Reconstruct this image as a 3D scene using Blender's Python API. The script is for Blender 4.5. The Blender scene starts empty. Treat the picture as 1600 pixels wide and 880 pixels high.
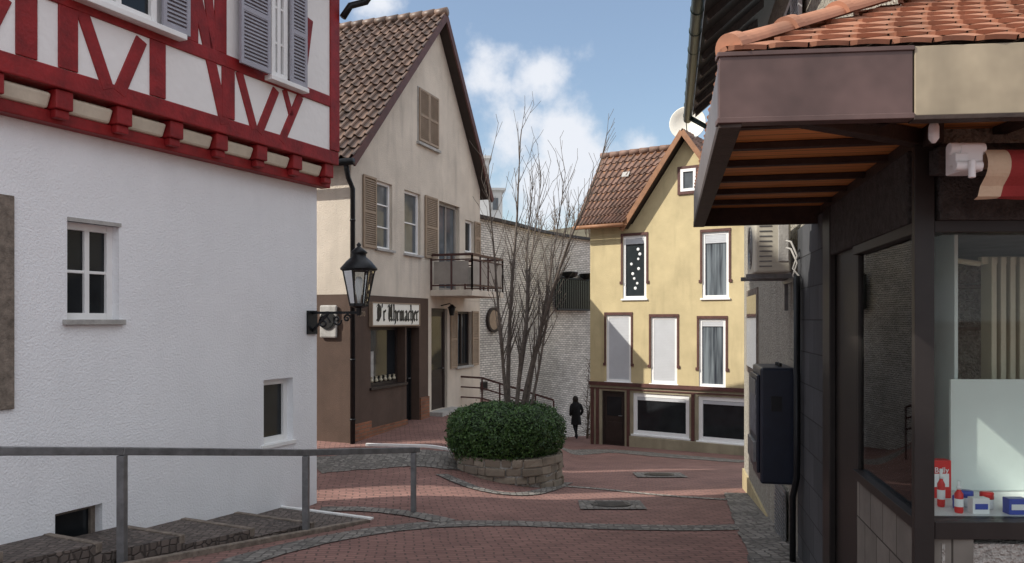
import bpy, bmesh, math, random
from mathutils import Vector, Matrix, noise
import numpy as np
random.seed(7)
F=1240.0
sc=bpy.context.scene
col=sc.collection
V=Vector

# ------------------------------------------------------------------ materials
def nt(name):
    m=bpy.data.materials.new(name); m.use_nodes=True
    return m,m.node_tree,m.node_tree.nodes['Principled BSDF']
def cmul(c,k): return tuple(min(1,max(0,x*k)) for x in c[:3])+(1,)
def M(name,c,rough=.8,var=.15,nscale=2.0,bump=.25,bscale=40,metal=0,bdist=.01,stain=0.0,spec=.4):
    m,t,b=nt(name); N=t.nodes; L=t.links
    tc=N.new('ShaderNodeTexCoord')
    n1=N.new('ShaderNodeTexNoise'); n1.inputs['Scale'].default_value=nscale; n1.inputs['Detail'].default_value=3; n1.inputs['Roughness'].default_value=.65
    L.new(tc.outputs['Object'],n1.inputs['Vector'])
    r=N.new('ShaderNodeValToRGB'); r.color_ramp.elements[0].position=.3; r.color_ramp.elements[1].position=.7
    r.color_ramp.elements[0].color=cmul(c,1-var); r.color_ramp.elements[1].color=cmul(c,1+var)
    L.new(n1.outputs['Fac'],r.inputs['Fac']); out=r.outputs['Color']
    if stain>0:
        mp=N.new('ShaderNodeMapping'); mp.inputs['Scale'].default_value=(2.2,2.2,.35); L.new(tc.outputs['Object'],mp.inputs['Vector'])
        n3=N.new('ShaderNodeTexNoise'); n3.inputs['Scale'].default_value=1.6; n3.inputs['Detail'].default_value=4; L.new(mp.outputs['Vector'],n3.inputs['Vector'])
        r3=N.new('ShaderNodeMapRange'); r3.inputs['From Min'].default_value=.52; r3.inputs['From Max'].default_value=.75; r3.inputs['To Max'].default_value=stain
        L.new(n3.outputs['Fac'],r3.inputs['Value'])
        mx=N.new('ShaderNodeMix'); mx.data_type='RGBA'; L.new(r3.outputs['Result'],mx.inputs['Factor']); L.new(out,mx.inputs['A']); mx.inputs['B'].default_value=cmul(c,.45); out=mx.outputs['Result']
    L.new(out,b.inputs['Base Color'])
    b.inputs['Roughness'].default_value=rough; b.inputs['Metallic'].default_value=metal; b.inputs['Specular IOR Level'].default_value=spec
    if bump>=.25:
        n2=N.new('ShaderNodeTexNoise'); n2.inputs['Scale'].default_value=bscale; n2.inputs['Detail'].default_value=1; L.new(tc.outputs['Object'],n2.inputs['Vector'])
        bp=N.new('ShaderNodeBump'); bp.inputs['Strength'].default_value=bump; bp.inputs['Distance'].default_value=bdist
        L.new(n2.outputs['Fac'],bp.inputs['Height']); L.new(bp.outputs['Normal'],b.inputs['Normal'])
    return m
def Mbrick(name,c1,c2,mort,w,h,ms,coord='UV',rot=0,bump=.6,var=.25,rough=.85,offset=.5,warp=0.0,bias=0):
    m,t,b=nt(name); N=t.nodes; L=t.links
    tc=N.new('ShaderNodeTexCoord'); mp=N.new('ShaderNodeMapping'); mp.inputs['Rotation'].default_value=(0,0,rot)
    L.new(tc.outputs[coord],mp.inputs['Vector']); vec=mp.outputs['Vector']
    if warp>0:
        nw=N.new('ShaderNodeTexNoise'); nw.inputs['Scale'].default_value=1.3; nw.inputs['Detail'].default_value=1; L.new(vec,nw.inputs['Vector'])
        sub=N.new('ShaderNodeVectorMath'); sub.operation='SUBTRACT'; sub.inputs[1].default_value=(.5,.5,.5); L.new(nw.outputs['Color'],sub.inputs[0])
        sl=N.new('ShaderNodeVectorMath'); sl.operation='SCALE'; sl.inputs['Scale'].default_value=warp; L.new(sub.outputs[0],sl.inputs[0])
        ad=N.new('ShaderNodeVectorMath'); L.new(vec,ad.inputs[0]); L.new(sl.outputs[0],ad.inputs[1]); vec=ad.outputs[0]
    br=N.new('ShaderNodeTexBrick'); br.inputs['Scale'].default_value=1; br.inputs['Brick Width'].default_value=w; br.inputs['Row Height'].default_value=h
    br.inputs['Mortar Size'].default_value=ms; br.inputs['Mortar Smooth'].default_value=.4; br.offset=offset; br.inputs['Bias'].default_value=bias
    br.inputs['Color1'].default_value=c1+(1,); br.inputs['Color2'].default_value=c2+(1,); br.inputs['Mortar'].default_value=mort+(1,)
    L.new(vec,br.inputs['Vector'])
    n=N.new('ShaderNodeTexNoise'); n.inputs['Scale'].default_value=.9; n.inputs['Detail'].default_value=5; n.inputs['Roughness'].default_value=.7; L.new(tc.outputs['Object'],n.inputs['Vector'])
    mr=N.new('ShaderNodeMapRange'); mr.inputs['From Min'].default_value=.3; mr.inputs['From Max'].default_value=.7; mr.inputs['To Min'].default_value=1-var; mr.inputs['To Max'].default_value=1+var; L.new(n.outputs['Fac'],mr.inputs['Value'])
    mx=N.new('ShaderNodeVectorMath'); mx.operation='SCALE'; L.new(br.outputs['Color'],mx.inputs[0]); L.new(mr.outputs['Result'],mx.inputs['Scale'])
    L.new(mx.outputs[0],b.inputs['Base Color']); b.inputs['Roughness'].default_value=rough; b.inputs['Specular IOR Level'].default_value=.35
    ma=N.new('ShaderNodeMath'); ma.operation='MULTIPLY'; ma.inputs[1].default_value=-1; L.new(br.outputs['Fac'],ma.inputs[0])
    bp=N.new('ShaderNodeBump'); bp.inputs['Strength'].default_value=bump; bp.inputs['Distance'].default_value=.012; L.new(ma.outputs[0],bp.inputs['Height']); L.new(bp.outputs['Normal'],b.inputs['Normal'])
    return m
def Mcobble(name,c,scale=9,var=.4,light=1.0):
    m,t,b=nt(name); N=t.nodes; L=t.links
    tc=N.new('ShaderNodeTexCoord')
    vo=N.new('ShaderNodeTexVoronoi'); vo.inputs['Scale'].default_value=scale; vo.inputs['Randomness'].default_value=.45; L.new(tc.outputs['Object'],vo.inputs['Vector'])
    ve=N.new('ShaderNodeTexVoronoi'); ve.feature='DISTANCE_TO_EDGE'; ve.inputs['Scale'].default_value=scale; ve.inputs['Randomness'].default_value=.45; L.new(tc.outputs['Object'],ve.inputs['Vector'])
    sp=N.new('ShaderNodeSeparateColor'); L.new(vo.outputs['Color'],sp.inputs[0])
    r=N.new('ShaderNodeValToRGB'); r.color_ramp.elements[0].color=cmul(c,1-var); r.color_ramp.elements[1].color=cmul(c,1+var); L.new(sp.outputs[0],r.inputs['Fac'])
    mr=N.new('ShaderNodeMapRange'); mr.inputs['From Min'].default_value=.02; mr.inputs['From Max'].default_value=.12; L.new(ve.outputs['Distance'],mr.inputs['Value'])
    mx=N.new('ShaderNodeMix'); mx.data_type='RGBA'; L.new(mr.outputs['Result'],mx.inputs['Factor']); mx.inputs['A'].default_value=cmul(c,.45); L.new(r.outputs['Color'],mx.inputs['B'])
    L.new(mx.outputs['Result'],b.inputs['Base Color']); b.inputs['Roughness'].default_value=.75
    bp=N.new('ShaderNodeBump'); bp.inputs['Strength'].default_value=.8; bp.inputs['Distance'].default_value=.015; L.new(mr.outputs['Result'],bp.inputs['Height']); L.new(bp.outputs['Normal'],b.inputs['Normal'])
    return m
def Mtile(name,ca,cb,rough=.75,extra=None,moss=.75):
    m,t,b=nt(name); N=t.nodes; L=t.links
    g=N.new('ShaderNodeNewGeometry'); r=N.new('ShaderNodeValToRGB'); r.color_ramp.elements[0].color=ca+(1,); r.color_ramp.elements[1].color=cb+(1,)
    L.new(g.outputs['Random Per Island'],r.inputs['Fac'])
    tc=N.new('ShaderNodeTexCoord'); n=N.new('ShaderNodeTexNoise'); n.inputs['Scale'].default_value=3; n.inputs['Detail'].default_value=4; n.inputs['Roughness'].default_value=.75; L.new(tc.outputs['Object'],n.inputs['Vector'])
    mr=N.new('ShaderNodeMapRange'); mr.inputs['From Min'].default_value=.45; mr.inputs['From Max'].default_value=.68; mr.inputs['To Max'].default_value=moss; L.new(n.outputs['Fac'],mr.inputs['Value'])
    mx=N.new('ShaderNodeMix'); mx.data_type='RGBA'; L.new(mr.outputs['Result'],mx.inputs['Factor']); L.new(r.outputs['Color'],mx.inputs['A']); mx.inputs['B'].default_value=(extra or cmul(ca,.4)[:3])+(1,)
    L.new(mx.outputs['Result'],b.inputs['Base Color']); b.inputs['Roughness'].default_value=rough
    return m
def Mglass(name,tint=(.96,.99,.98),refl=.0):
    m=bpy.data.materials.new(name); m.use_nodes=True; t=m.node_tree; N=t.nodes; L=t.links; N.clear()
    o=N.new('ShaderNodeOutputMaterial'); tr=N.new('ShaderNodeBsdfTransparent'); tr.inputs[0].default_value=tint+(1,)
    gl=N.new('ShaderNodeBsdfGlossy'); gl.inputs['Roughness'].default_value=.02
    fr=N.new('ShaderNodeFresnel'); fr.inputs['IOR'].default_value=1.25
    ad=N.new('ShaderNodeMath'); ad.inputs[1].default_value=refl; L.new(fr.outputs[0],ad.inputs[0])
    mx=N.new('ShaderNodeMixShader'); L.new(ad.outputs[0],mx.inputs[0]); L.new(tr.outputs[0],mx.inputs[1]); L.new(gl.outputs[0],mx.inputs[2]); L.new(mx.outputs[0],o.inputs[0])
    return m
def Mpane(name,c,rough=.06,curtain=None,spec=.5):
    m,t,b=nt(name); N=t.nodes; L=t.links
    tc=N.new('ShaderNodeTexCoord')
    if curtain:
        w=N.new('ShaderNodeTexNoise'); w.inputs['Scale'].default_value=3.5; w.inputs['Detail'].default_value=3
        mp=N.new('ShaderNodeMapping'); mp.inputs['Scale'].default_value=(2.2,.12,1); L.new(tc.outputs['UV'],mp.inputs['Vector'])
        L.new(mp.outputs[0],w.inputs['Vector']); r=N.new('ShaderNodeValToRGB'); r.color_ramp.elements[0].color=c+(1,); r.color_ramp.elements[1].color=curtain+(1,); r.color_ramp.elements[0].position=.38; r.color_ramp.elements[1].position=.62
        L.new(w.outputs['Fac'],r.inputs['Fac']); L.new(r.outputs['Color'],b.inputs['Base Color'])
    else:
        n=N.new('ShaderNodeTexNoise'); n.inputs['Scale'].default_value=2.5; L.new(tc.outputs['Object'],n.inputs['Vector'])
        r=N.new('ShaderNodeValToRGB'); r.color_ramp.elements[0].color=cmul(c,.5); r.color_ramp.elements[1].color=cmul(c,2.2); L.new(n.outputs['Fac'],r.inputs['Fac']); L.new(r.outputs['Color'],b.inputs['Base Color'])
    b.inputs['Roughness'].default_value=rough; b.inputs['Specular IOR Level'].default_value=spec
    n2=N.new('ShaderNodeTexNoise'); n2.inputs['Scale'].default_value=1.5; L.new(tc.outputs['Object'],n2.inputs['Vector'])
    bp=N.new('ShaderNodeBump'); bp.inputs['Strength'].default_value=.06; bp.inputs['Distance'].default_value=.05; L.new(n2.outputs['Fac'],bp.inputs['Height']); L.new(bp.outputs['Normal'],b.inputs['Normal'])
    return m
def Mplank(name,ca,cb,scale,coord='Object',rot=0):
    m,t,b=nt(name); N=t.nodes; L=t.links
    tc=N.new('ShaderNodeTexCoord'); mp=N.new('ShaderNodeMapping'); mp.inputs['Rotation'].default_value=(0,0,rot); L.new(tc.outputs[coord],mp.inputs['Vector'])
    br=N.new('ShaderNodeTexBrick'); br.inputs['Scale'].default_value=1; br.inputs['Brick Width'].default_value=4; br.inputs['Row Height'].default_value=scale; br.inputs['Mortar Size'].default_value=.004
    br.inputs['Color1'].default_value=ca+(1,); br.inputs['Color2'].default_value=cb+(1,); br.inputs['Mortar'].default_value=cmul(ca,.15); L.new(mp.outputs[0],br.inputs['Vector'])
    mp2=N.new('ShaderNodeMapping'); mp2.inputs['Scale'].default_value=(1.5,30,30); L.new(mp.outputs[0],mp2.inputs['Vector'])
    n=N.new('ShaderNodeTexNoise'); n.inputs['Scale'].default_value=2; n.inputs['Detail'].default_value=3; L.new(mp2.outputs[0],n.inputs['Vector'])
    mr=N.new('ShaderNodeMapRange'); mr.inputs['To Min'].default_value=.6; mr.inputs['To Max'].default_value=1.4; L.new(n.outputs['Fac'],mr.inputs['Value'])
    s=N.new('ShaderNodeVectorMath'); s.operation='SCALE'; L.new(br.outputs['Color'],s.inputs[0]); L.new(mr.outputs[0],s.inputs['Scale']); L.new(s.outputs[0],b.inputs['Base Color']); b.inputs['Roughness'].default_value=.6
    return m

white_plaster=M('white_plaster',(.87,.88,.90),.9,.03,1.2,.55,50,bdist=.014,stain=.06)
panel_plaster=M('panel_plaster',(.86,.85,.84),.9,.03,2,.3,12,bdist=.02)
red_timber=M('red_timber',(.25,.013,.015),.55,.3,5,.35,30)
cream_fill=M('cream_fill',(.74,.68,.55),.8,.1,4,.3,20)
white_paint=M('white_paint',(.86,.86,.85),.45,.04,4,.08,30)
grey_shutter=M('grey_shutter',(.37,.37,.42),.6,.08,4,.1,30)
stone_brown=M('stone_brown',(.20,.165,.135),.85,.4,12,.6,60)
sill_stone=M('sill_stone',(.4,.39,.37),.8,.2,8,.3,50)
pane_dark=Mpane('pane_dark',(.012,.014,.016),spec=.35)
pane_curtain=Mpane('pane_curtain',(.035,.04,.05),.08,(.20,.23,.25))
pane_grey=Mpane('pane_grey',(.07,.08,.09))
cream_render=M('cream_render',(.64,.57,.48),.92,.12,1.0,.7,55,bdist=.018,stain=.35)
brown_render=M('brown_render',(.095,.062,.047),.85,.15,2,.5,70,stain=.3)
darkbrown=M('dark_brown_paint',(.030,.020,.017),.5,.2,5,.15,30)
frame_black=M('shop_frame_paint',(.017,.014,.013),.45,.2,5,.1,30)
tan_shutter=M('tan_shutter',(.33,.25,.18),.65,.15,5,.2,30)
black_iron=M('black_iron',(.012,.013,.015),.4,.3,10,.15,60,metal=.3)
rust_rail=M('rust_rail',(.070,.028,.024),.5,.3,10,.15,60)
balc_panel=M('balcony_panel',(.32,.29,.26),.6,.15,3,.1,20)
yellow_render=M('yellow_render',(.56,.465,.27),.93,.10,1.2,.6,60,bdist=.014,stain=.3)
olive_render=M('olive_render',(.34,.30,.21),.93,.15,1.5,.5,60,stain=.4)
redbrown=M('redbrown_trim',(.10,.042,.035),.6,.25,5,.2,40)
orange_wood=M('orange_wood',(.27,.13,.065),.6,.2,6,.2,40)
blind=M('roller_blind',(.56,.575,.60),.5,.05,2,.0,30)
roughcast=M('roughcast',(.39,.365,.31),.95,.30,22,1.0,45,bdist=.045,stain=.4)
ochre_plinth=M('ochre_plinth',(.46,.38,.22),.9,.15,4,.4,50,stain=.5)
slate=Mbrick('slate_cladding',(.050,.053,.058),(.075,.078,.085),(.018,.018,.020),.42,.30,.006,'UV',bump=.4)
stonepanel=Mbrick('stone_panel',(.22,.20,.175),(.17,.155,.135),(.05,.043,.036),.30,.34,.006,'UV',bump=.4,var=.35)
roughstone=M('rough_stone',(.38,.36,.33),.95,.3,25,1.0,50,bdist=.03)
bronze=M('bronze_fascia',(.105,.066,.060),.42,.35,3,.15,40,metal=.15,stain=.6)
beige_metal=M('beige_fascia',(.36,.305,.215),.5,.2,4,.15,40,stain=.5)
grey_metal=M('grey_fascia',(.13,.11,.105),.4,.3,6,.1,40,stain=.6)
soffit_wood=Mplank('soffit_planks',(.80,.36,.12),(.68,.29,.09),.11,rot=math.radians(10))
beam_wood=M('dark_beam',(.04,.026,.02),.6,.35,9,.3,50)
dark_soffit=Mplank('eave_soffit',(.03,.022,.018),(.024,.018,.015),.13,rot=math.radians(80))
lintelstone=M('lintel_stone',(.05,.047,.045),.9,.4,15,.8,60,bdist=.02)
navy=M('navy_enamel',(.013,.018,.032),.35,.2,4,.05,40)
ac_mat=M('ac_casing',(.54,.51,.43),.5,.08,4,.05,40,stain=.25)
galv=M('galvanised_steel',(.21,.215,.22),.42,.25,8,.15,60,metal=.5,stain=.4)
dishm=M('dish_paint',(.76,.73,.64),.5,.05)
terracotta=Mtile('terracotta_tiles',(.33,.14,.08),(.44,.21,.13),extra=(.21,.105,.068),moss=.65)
brown_tiles=Mtile('brown_roof_tiles',(.105,.062,.045),(.20,.125,.088),.5,(.045,.036,.028))
red_tiles=Mtile('red_roof_tiles',(.16,.088,.062),(.235,.14,.105),.7,(.085,.06,.045))
pavers=Mbrick('red_pavers',(.27,.148,.125),(.215,.116,.10),(.12,.078,.068),.20,.10,.010,'Object',rot=math.radians(-9),warp=.12,var=.22,bump=.9)
stairpave=Mcobble('step_cobbles',(.135,.108,.094),13,.3)
cobble=Mcobble('cobbles',(.20,.185,.168),10,.34)
cobble_sunlit=Mcobble('cobbles_sunlit',(.30,.27,.24),10,.3)
whitebrick=Mbrick('white_brick',(.78,.755,.71),(.54,.52,.485),(.15,.145,.135),.22,.075,.009,'UV',bump=.8,var=.22,bias=-.15)
orangebrick=Mbrick('orange_brick',(.30,.125,.07),(.20,.085,.05),(.16,.13,.10),.22,.075,.008,'UV')
planterstone=Mtile('planter_stone',(.22,.18,.14),(.33,.275,.215),.9,(.14,.12,.09))
bark=M('bark',(.13,.108,.092),.9,.35,20,.5,80)
farbark=M('woodland_bark',(.14,.11,.085),.95,.3,1,.0)
leaf=Mtile('hedge_leaf',(.022,.060,.013),(.080,.165,.032),.5,(.016,.04,.011))
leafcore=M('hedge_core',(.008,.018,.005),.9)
hillm=M('hill_grass',(.13,.115,.08),.95,.4,.05,.0)
greyhouse=M('grey_house_render',(.50,.50,.49),.9,.1,1,.2,30)
paintline=M('painted_line',(.84,.84,.82),.6,.08,8,.1,50)
gutterm=M('gutter_green',(.03,.046,.04),.4,.3,6,.1,40,metal=.4)
glassm=Mglass('shop_glass')
lampglass=Mglass('lantern_glass',(.93,.96,.95),.04)
white_sign=M('white_sign',(.90,.88,.80),.5,.04,3,.02)
black_letter=M('black_letter',(.01,.01,.01),.5,.1,3,.0)
mint=M('mint_panel',(.70,.75,.72),.6,.05,2,.0)
interior=M('interior_wall_paint',(.22,.205,.19),.9,.3,1.5,.0)
radiator=M('radiator_paint',(.52,.47,.35),.45,.08)
shelfm=M('shelf_white',(.85,.85,.85),.5,.03)
redpl=M('red_plastic',(.65,.03,.03),.3,.1,4,.0)
bluepl=M('blue_plastic',(.05,.09,.42),.3,.1,4,.0)
whitepl=M('white_plastic',(.84,.84,.84),.35,.03,4,.0)
awn_beige=M('awning_beige',(.62,.49,.35),.9,.08,6,.3,80)
awn_red=M('awning_red',(.30,.035,.035),.9,.12,6,.3,80)
coatm=M('dark_coat',(.012,.012,.015),.85,.3,8,.2,50)
hairm=M('dark_hair',(.02,.013,.01),.6,.3,20,.3,80)
trouser=M('dark_trousers',(.014,.015,.02),.9,.3,8,.2,50)
iron_cover=M('iron_cover',(.075,.07,.065),.5,.3,15,.4,50,metal=.4)
stickerm=M('sticker_panel',(.16,.17,.20),.4,.5,12,.0)

# ------------------------------------------------------------------ geometry helpers
class Wl:
    """vertical wall frame: origin, unit direction d along wall, outward normal n"""
    def __init__(s,o,d,n):
        l=math.hypot(*d); s.o=V((o[0],o[1],0)); s.d=V((d[0]/l,d[1]/l,0)); l=math.hypot(*n); s.n=V((n[0]/l,n[1]/l,0))
    def t(s,u,off=0):
        r=(u-800)/F; o=s.o+s.n*off
        return (r*o.y-o.x)/(s.d.x-r*s.d.y)
    def z(s,u,v,off=0):
        return (500-v)/F*(s.o+s.n*off+s.d*s.t(u,off)).y
    def P(s,t,z,o=0): 
        p=s.o+s.d*t+s.n*o; return V((p.x,p.y,z))
    def R(s,u0,v0,u1,v1,off=0):
        a,b=s.t(u0,off),s.t(u1,off); um=(u0+u1)/2
        return (min(a,b),max(a,b),s.z(um,v1,off),s.z(um,v0,off))
W0=Wl((0,0),(1,0),(0,-1))
class B:
    def __init__(s): s.bm=bmesh.new()
    def hexa(s,p):
        v=[s.bm.verts.new(q) for q in p]
        for f in ((3,2,1,0),(4,5,6,7),(0,1,5,4),(1,2,6,5),(2,3,7,6),(3,0,4,7)): s.bm.faces.new([v[i] for i in f])
    def box(s,W,t0,t1,z0,z1,o0,o1):
        s.hexa([W.P(t0,z0,o0),W.P(t1,z0,o0),W.P(t1,z0,o1),W.P(t0,z0,o1),W.P(t0,z1,o0),W.P(t1,z1,o0),W.P(t1,z1,o1),W.P(t0,z1,o1)]); return s
    def cbox(s,x0,x1,y0,y1,z0,z1): return s.box(W0,x0,x1,z0,z1,-y1,-y0)
    def beam(s,W,a,b,w,o0,o1):
        a=V((a[0],a[1]));b=V((b[0],b[1]));d=(b-a).normalized();p=V((-d.y,d.x))*w/2
        q=[a-p,b-p,b+p,a+p]
        s.prism(W,[(c.x,c.y) for c in q],o0,o1); return s
    def prism(s,W,poly,o0,o1):
        a=[s.bm.verts.new(W.P(t,z,o0)) for t,z in poly]; b=[s.bm.verts.new(W.P(t,z,o1)) for t,z in poly]; n=len(poly)
        s.bm.faces.new(a); s.bm.faces.new(b[::-1])
        for i in range(n): s.bm.faces.new([a[i],a[(i+1)%n],b[(i+1)%n],b[i]])
        return s
    def hprism(s,poly,z0,z1):
        a=[s.bm.verts.new((x,y,z0)) for x,y in poly]; b=[s.bm.verts.new((x,y,z1)) for x,y in poly]; n=len(poly)
        s.bm.faces.new(a); s.bm.faces.new(b[::-1])
        for i in range(n): s.bm.faces.new([a[i],a[(i+1)%n],b[(i+1)%n],b[i]])
        return s
    def bar(s,p,q,w,h):
        p=V(p);q=V(q);d=(q-p).normalized(); up=V((0,0,1)) if abs(d.z)<.95 else V((1,0,0))
        x=d.cross(up).normalized(); y=x.cross(d).normalized(); x*=w/2;y*=h/2
        s.hexa([p-x-y,p+x-y,q+x-y,q-x-y,p-x+y,p+x+y,q+x+y,q-x+y]); return s
    def tube(s,pts,rad,n=6,cap=True):
        pts=[V(p) for p in pts]; 
        if not isinstance(rad,(list,tuple)): rad=[rad]*len(pts)
        rings=[]; prev=None
        for i,p in enumerate(pts):
            d=(pts[min(i+1,len(pts)-1)]-pts[max(i-1,0)]).normalized()
            if prev is None:
                x=d.orthogonal().normalized()
            else:
                x=(prev-d*prev.dot(d)); x=x.normalized() if x.length>1e-6 else d.orthogonal().normalized()
            prev=x; y=d.cross(x)
            rings.append([s.bm.verts.new(p+(x*math.cos(2*math.pi*k/n)+y*math.sin(2*math.pi*k/n))*rad[i]) for k in range(n)])
        for a,b in zip(rings,rings[1:]):
            for k in range(n): s.bm.faces.new([a[k],a[(k+1)%n],b[(k+1)%n],b[k]])
        if cap and n>2: s.bm.faces.new(rings[0][::-1]); s.bm.faces.new(rings[-1])
        return s
    def lathe(s,c,prof,n=20,axis=V((0,0,1)),sx=1,sy=1):
        axis=axis.normalized(); x=axis.orthogonal().normalized() if abs(axis.z)<.99 else V((1,0,0)); y=axis.cross(x); c=V(c); rings=[]
        for r,h in prof:
            r=max(r,.0004)
            rings.append([s.bm.verts.new(c+axis*h+x*(r*sx*math.cos(2*math.pi*k/n))+y*(r*sy*math.sin(2*math.pi*k/n))) for k in range(n)])
        for a,b in zip(rings,rings[1:]):
            for k in range(n): s.bm.faces.new([a[k],a[(k+1)%n],b[(k+1)%n],b[k]])
        s.bm.faces.new(rings[0][::-1]); s.bm.faces.new(rings[-1]); return s
    def quad(s,*p):
        s.bm.faces.new([s.bm.verts.new(q) for q in p]); return s
    def fin(s,name,mat,parent=None,W=None,smooth=False,bevel=0,label=None,recalc=True):
        if recalc: bmesh.ops.recalc_face_normals(s.bm,faces=s.bm.faces)
        me=bpy.data.meshes.new(name); 
        W=W or W0; uv=s.bm.loops.layers.uv.new('UVMap')
        for f in s.bm.faces:
            f.smooth=smooth; n=f.normal; an=abs(n.dot(W.n)); ad=abs(n.dot(W.d)); az=abs(n.z)
            for l in f.loops:
                p=l.vert.co; t=(p-W.o).dot(W.d); o=(p-W.o).dot(W.n)
                l[uv].uv=(t,p.z) if an>=ad and an>=az else ((o,p.z) if ad>=az else (t,o))
        s.bm.to_mesh(me); s.bm.free(); me.materials.append(mat)
        return reg(bpy.data.objects.new(name,me),parent,bevel,label)
def reg(ob,parent=None,bevel=0,label=None):
    col.objects.link(ob)
    if parent: 
        ob.parent=parent; ob.matrix_parent_inverse=worldof(parent).inverted()
    if bevel:
        m=ob.modifiers.new('bevel','BEVEL'); m.width=bevel; m.segments=2; m.limit_method='ANGLE'
    if label: ob['label']=label
    return ob
_w={}
def worldof(o):
    return _w.get(o.name,Matrix.Identity(4))
def thing(name,label,cat,loc,group=None):
    e=bpy.data.objects.new(name,None); e.empty_display_size=.2; e.location=V(loc); col.objects.link(e)
    _w[e.name]=Matrix.Translation(V(loc)); e['label']=label; e['category']=cat
    if group: e['group']=group
    return e
def tag(o,label,cat,group=None):
    o['label']=label;o['category']=cat
    if group:o['group']=group
    return o
def wall_holes(b,W,t0,t1,z0,z1,holes,dep=.16,o=0):
    ts=sorted(set([t0,t1]+[min(max(h[i],t0),t1) for h in holes for i in (0,1)])); zs=sorted(set([z0,z1]+[min(max(h[i],z0),z1) for h in holes for i in (2,3)]))
    for i in range(len(ts)-1):
        for j in range(len(zs)-1):
            tm=(ts[i]+ts[i+1])/2; zm=(zs[j]+zs[j+1])/2
            if any(h[0]<tm<h[1] and h[2]<zm<h[3] for h in holes): continue
            b.quad(W.P(ts[i],zs[j],o),W.P(ts[i+1],zs[j],o),W.P(ts[i+1],zs[j+1],o),W.P(ts[i],zs[j+1],o))
    for h in list(holes)+[(t0,t1,z0,z1)]:
        a,c,e,g=max(h[0],t0),min(h[1],t1),max(h[2],z0),min(h[3],z1)
        q=[(a,e),(c,e),(c,g),(a,g)]
        for k in range(4):
            p,r=q[k],q[(k+1)%4]; b.quad(W.P(p[0],p[1],o),W.P(r[0],r[1],o),W.P(r[0],r[1],o-dep),W.P(p[0],p[1],o-dep))
    bmesh.ops.remove_doubles(b.bm,verts=b.bm.verts,dist=.0005)
def shutter(W,t0,t1,z0,z1,o0,mat,parent,o1=None,name='shutter'):
    b=B(); o1=o1 or o0+.035; f=.045
    b.box(W,t0,t0+f,z0,z1,o0,o1).box(W,t1-f,t1,z0,z1,o0,o1).box(W,t0+f,t1-f,z0,z0+f,o0,o1).box(W,t0+f,t1-f,z1-f,z1,o0,o1)
    zm=(z0+z1)/2; b.box(W,t0+f,t1-f,zm-.03,zm+.03,o0,o1)
    z=z0+f
    while z<z1-f-.02:
        b.hexa([W.P(t0+f,z,o1-.004),W.P(t1-f,z,o1-.004),W.P(t1-f,z+.012,o1-.004),W.P(t0+f,z+.012,o1-.004),
                W.P(t0+f,z+.03,o0+.004),W.P(t1-f,z+.03,o0+.004),W.P(t1-f,z+.042,o0+.004),W.P(t0+f,z+.042,o0+.004)]); z+=.045
    b.box(W,t0+f,t1-f,z0+f,z1-f,o0-.002,o0+.002)
    return b.fin(name,mat,parent,W)
def window(parent,W,r,frame=white_paint,pane=pane_dark,rec=.09,fw=.06,cols=1,rows=1,bar=.03,sill=True,sillmat=None,shut=None,shmat=None,bl=None,sillo=.07,label=None):
    t0,t1,z0,z1=r; b=B()
    b.box(W,t0,t0+fw,z0,z1,-rec-.04,-rec+.02).box(W,t1-fw,t1,z0,z1,-rec-.04,-rec+.02).box(W,t0+fw,t1-fw,z0,z0+fw,-rec-.04,-rec+.02).box(W,t0+fw,t1-fw,z1-fw,z1,-rec-.04,-rec+.02)
    for i in range(1,cols):
        t=t0+(t1-t0)*i/cols; b.box(W,t-bar*.9,t+bar*.9,z0+fw,z1-fw,-rec-.04,-rec+.015)
    for j in range(1,rows):
        z=z0+(z1-z0)*j/rows; b.box(W,t0+fw,t1-fw,z-bar/2,z+bar/2,-rec-.035,-rec+.005)
    w=b.fin('window',frame,parent,W,bevel=.004,label=label)
    B().box(W,t0+.01,t1-.01,z0+.01,z1-.01,-rec-.03,-rec-.02).fin('pane',pane,w,W)
    if sill: B().box(W,t0-.05,t1+.05,z0-.05,z0+.004,-rec,sillo).fin('sill',sillmat or sill_stone,w,W,bevel=.005)
    if bl:
        zb=z1-(z1-z0-2*fw)*bl-fw; bb=B(); z=zb
        while z<z1-fw-.01:
            zt=min(z+.052,z1-fw); bb.prism(W,[(t0+fw,z),(t1-fw,z),(t1-fw,zt),(t0+fw,zt)],-rec-.012,-rec+.004-.0); bb.box(W,t0+fw,t1-fw,z+.008,zt-.004,-rec+.004,-rec+.010); z=zt
        bb.fin('roller_blind',blind,w,W)
    if shut:
        for (a,c) in shut: shutter(W,a,c,z0-.02,z1+.02,.012,shmat,w)
    return w
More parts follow.
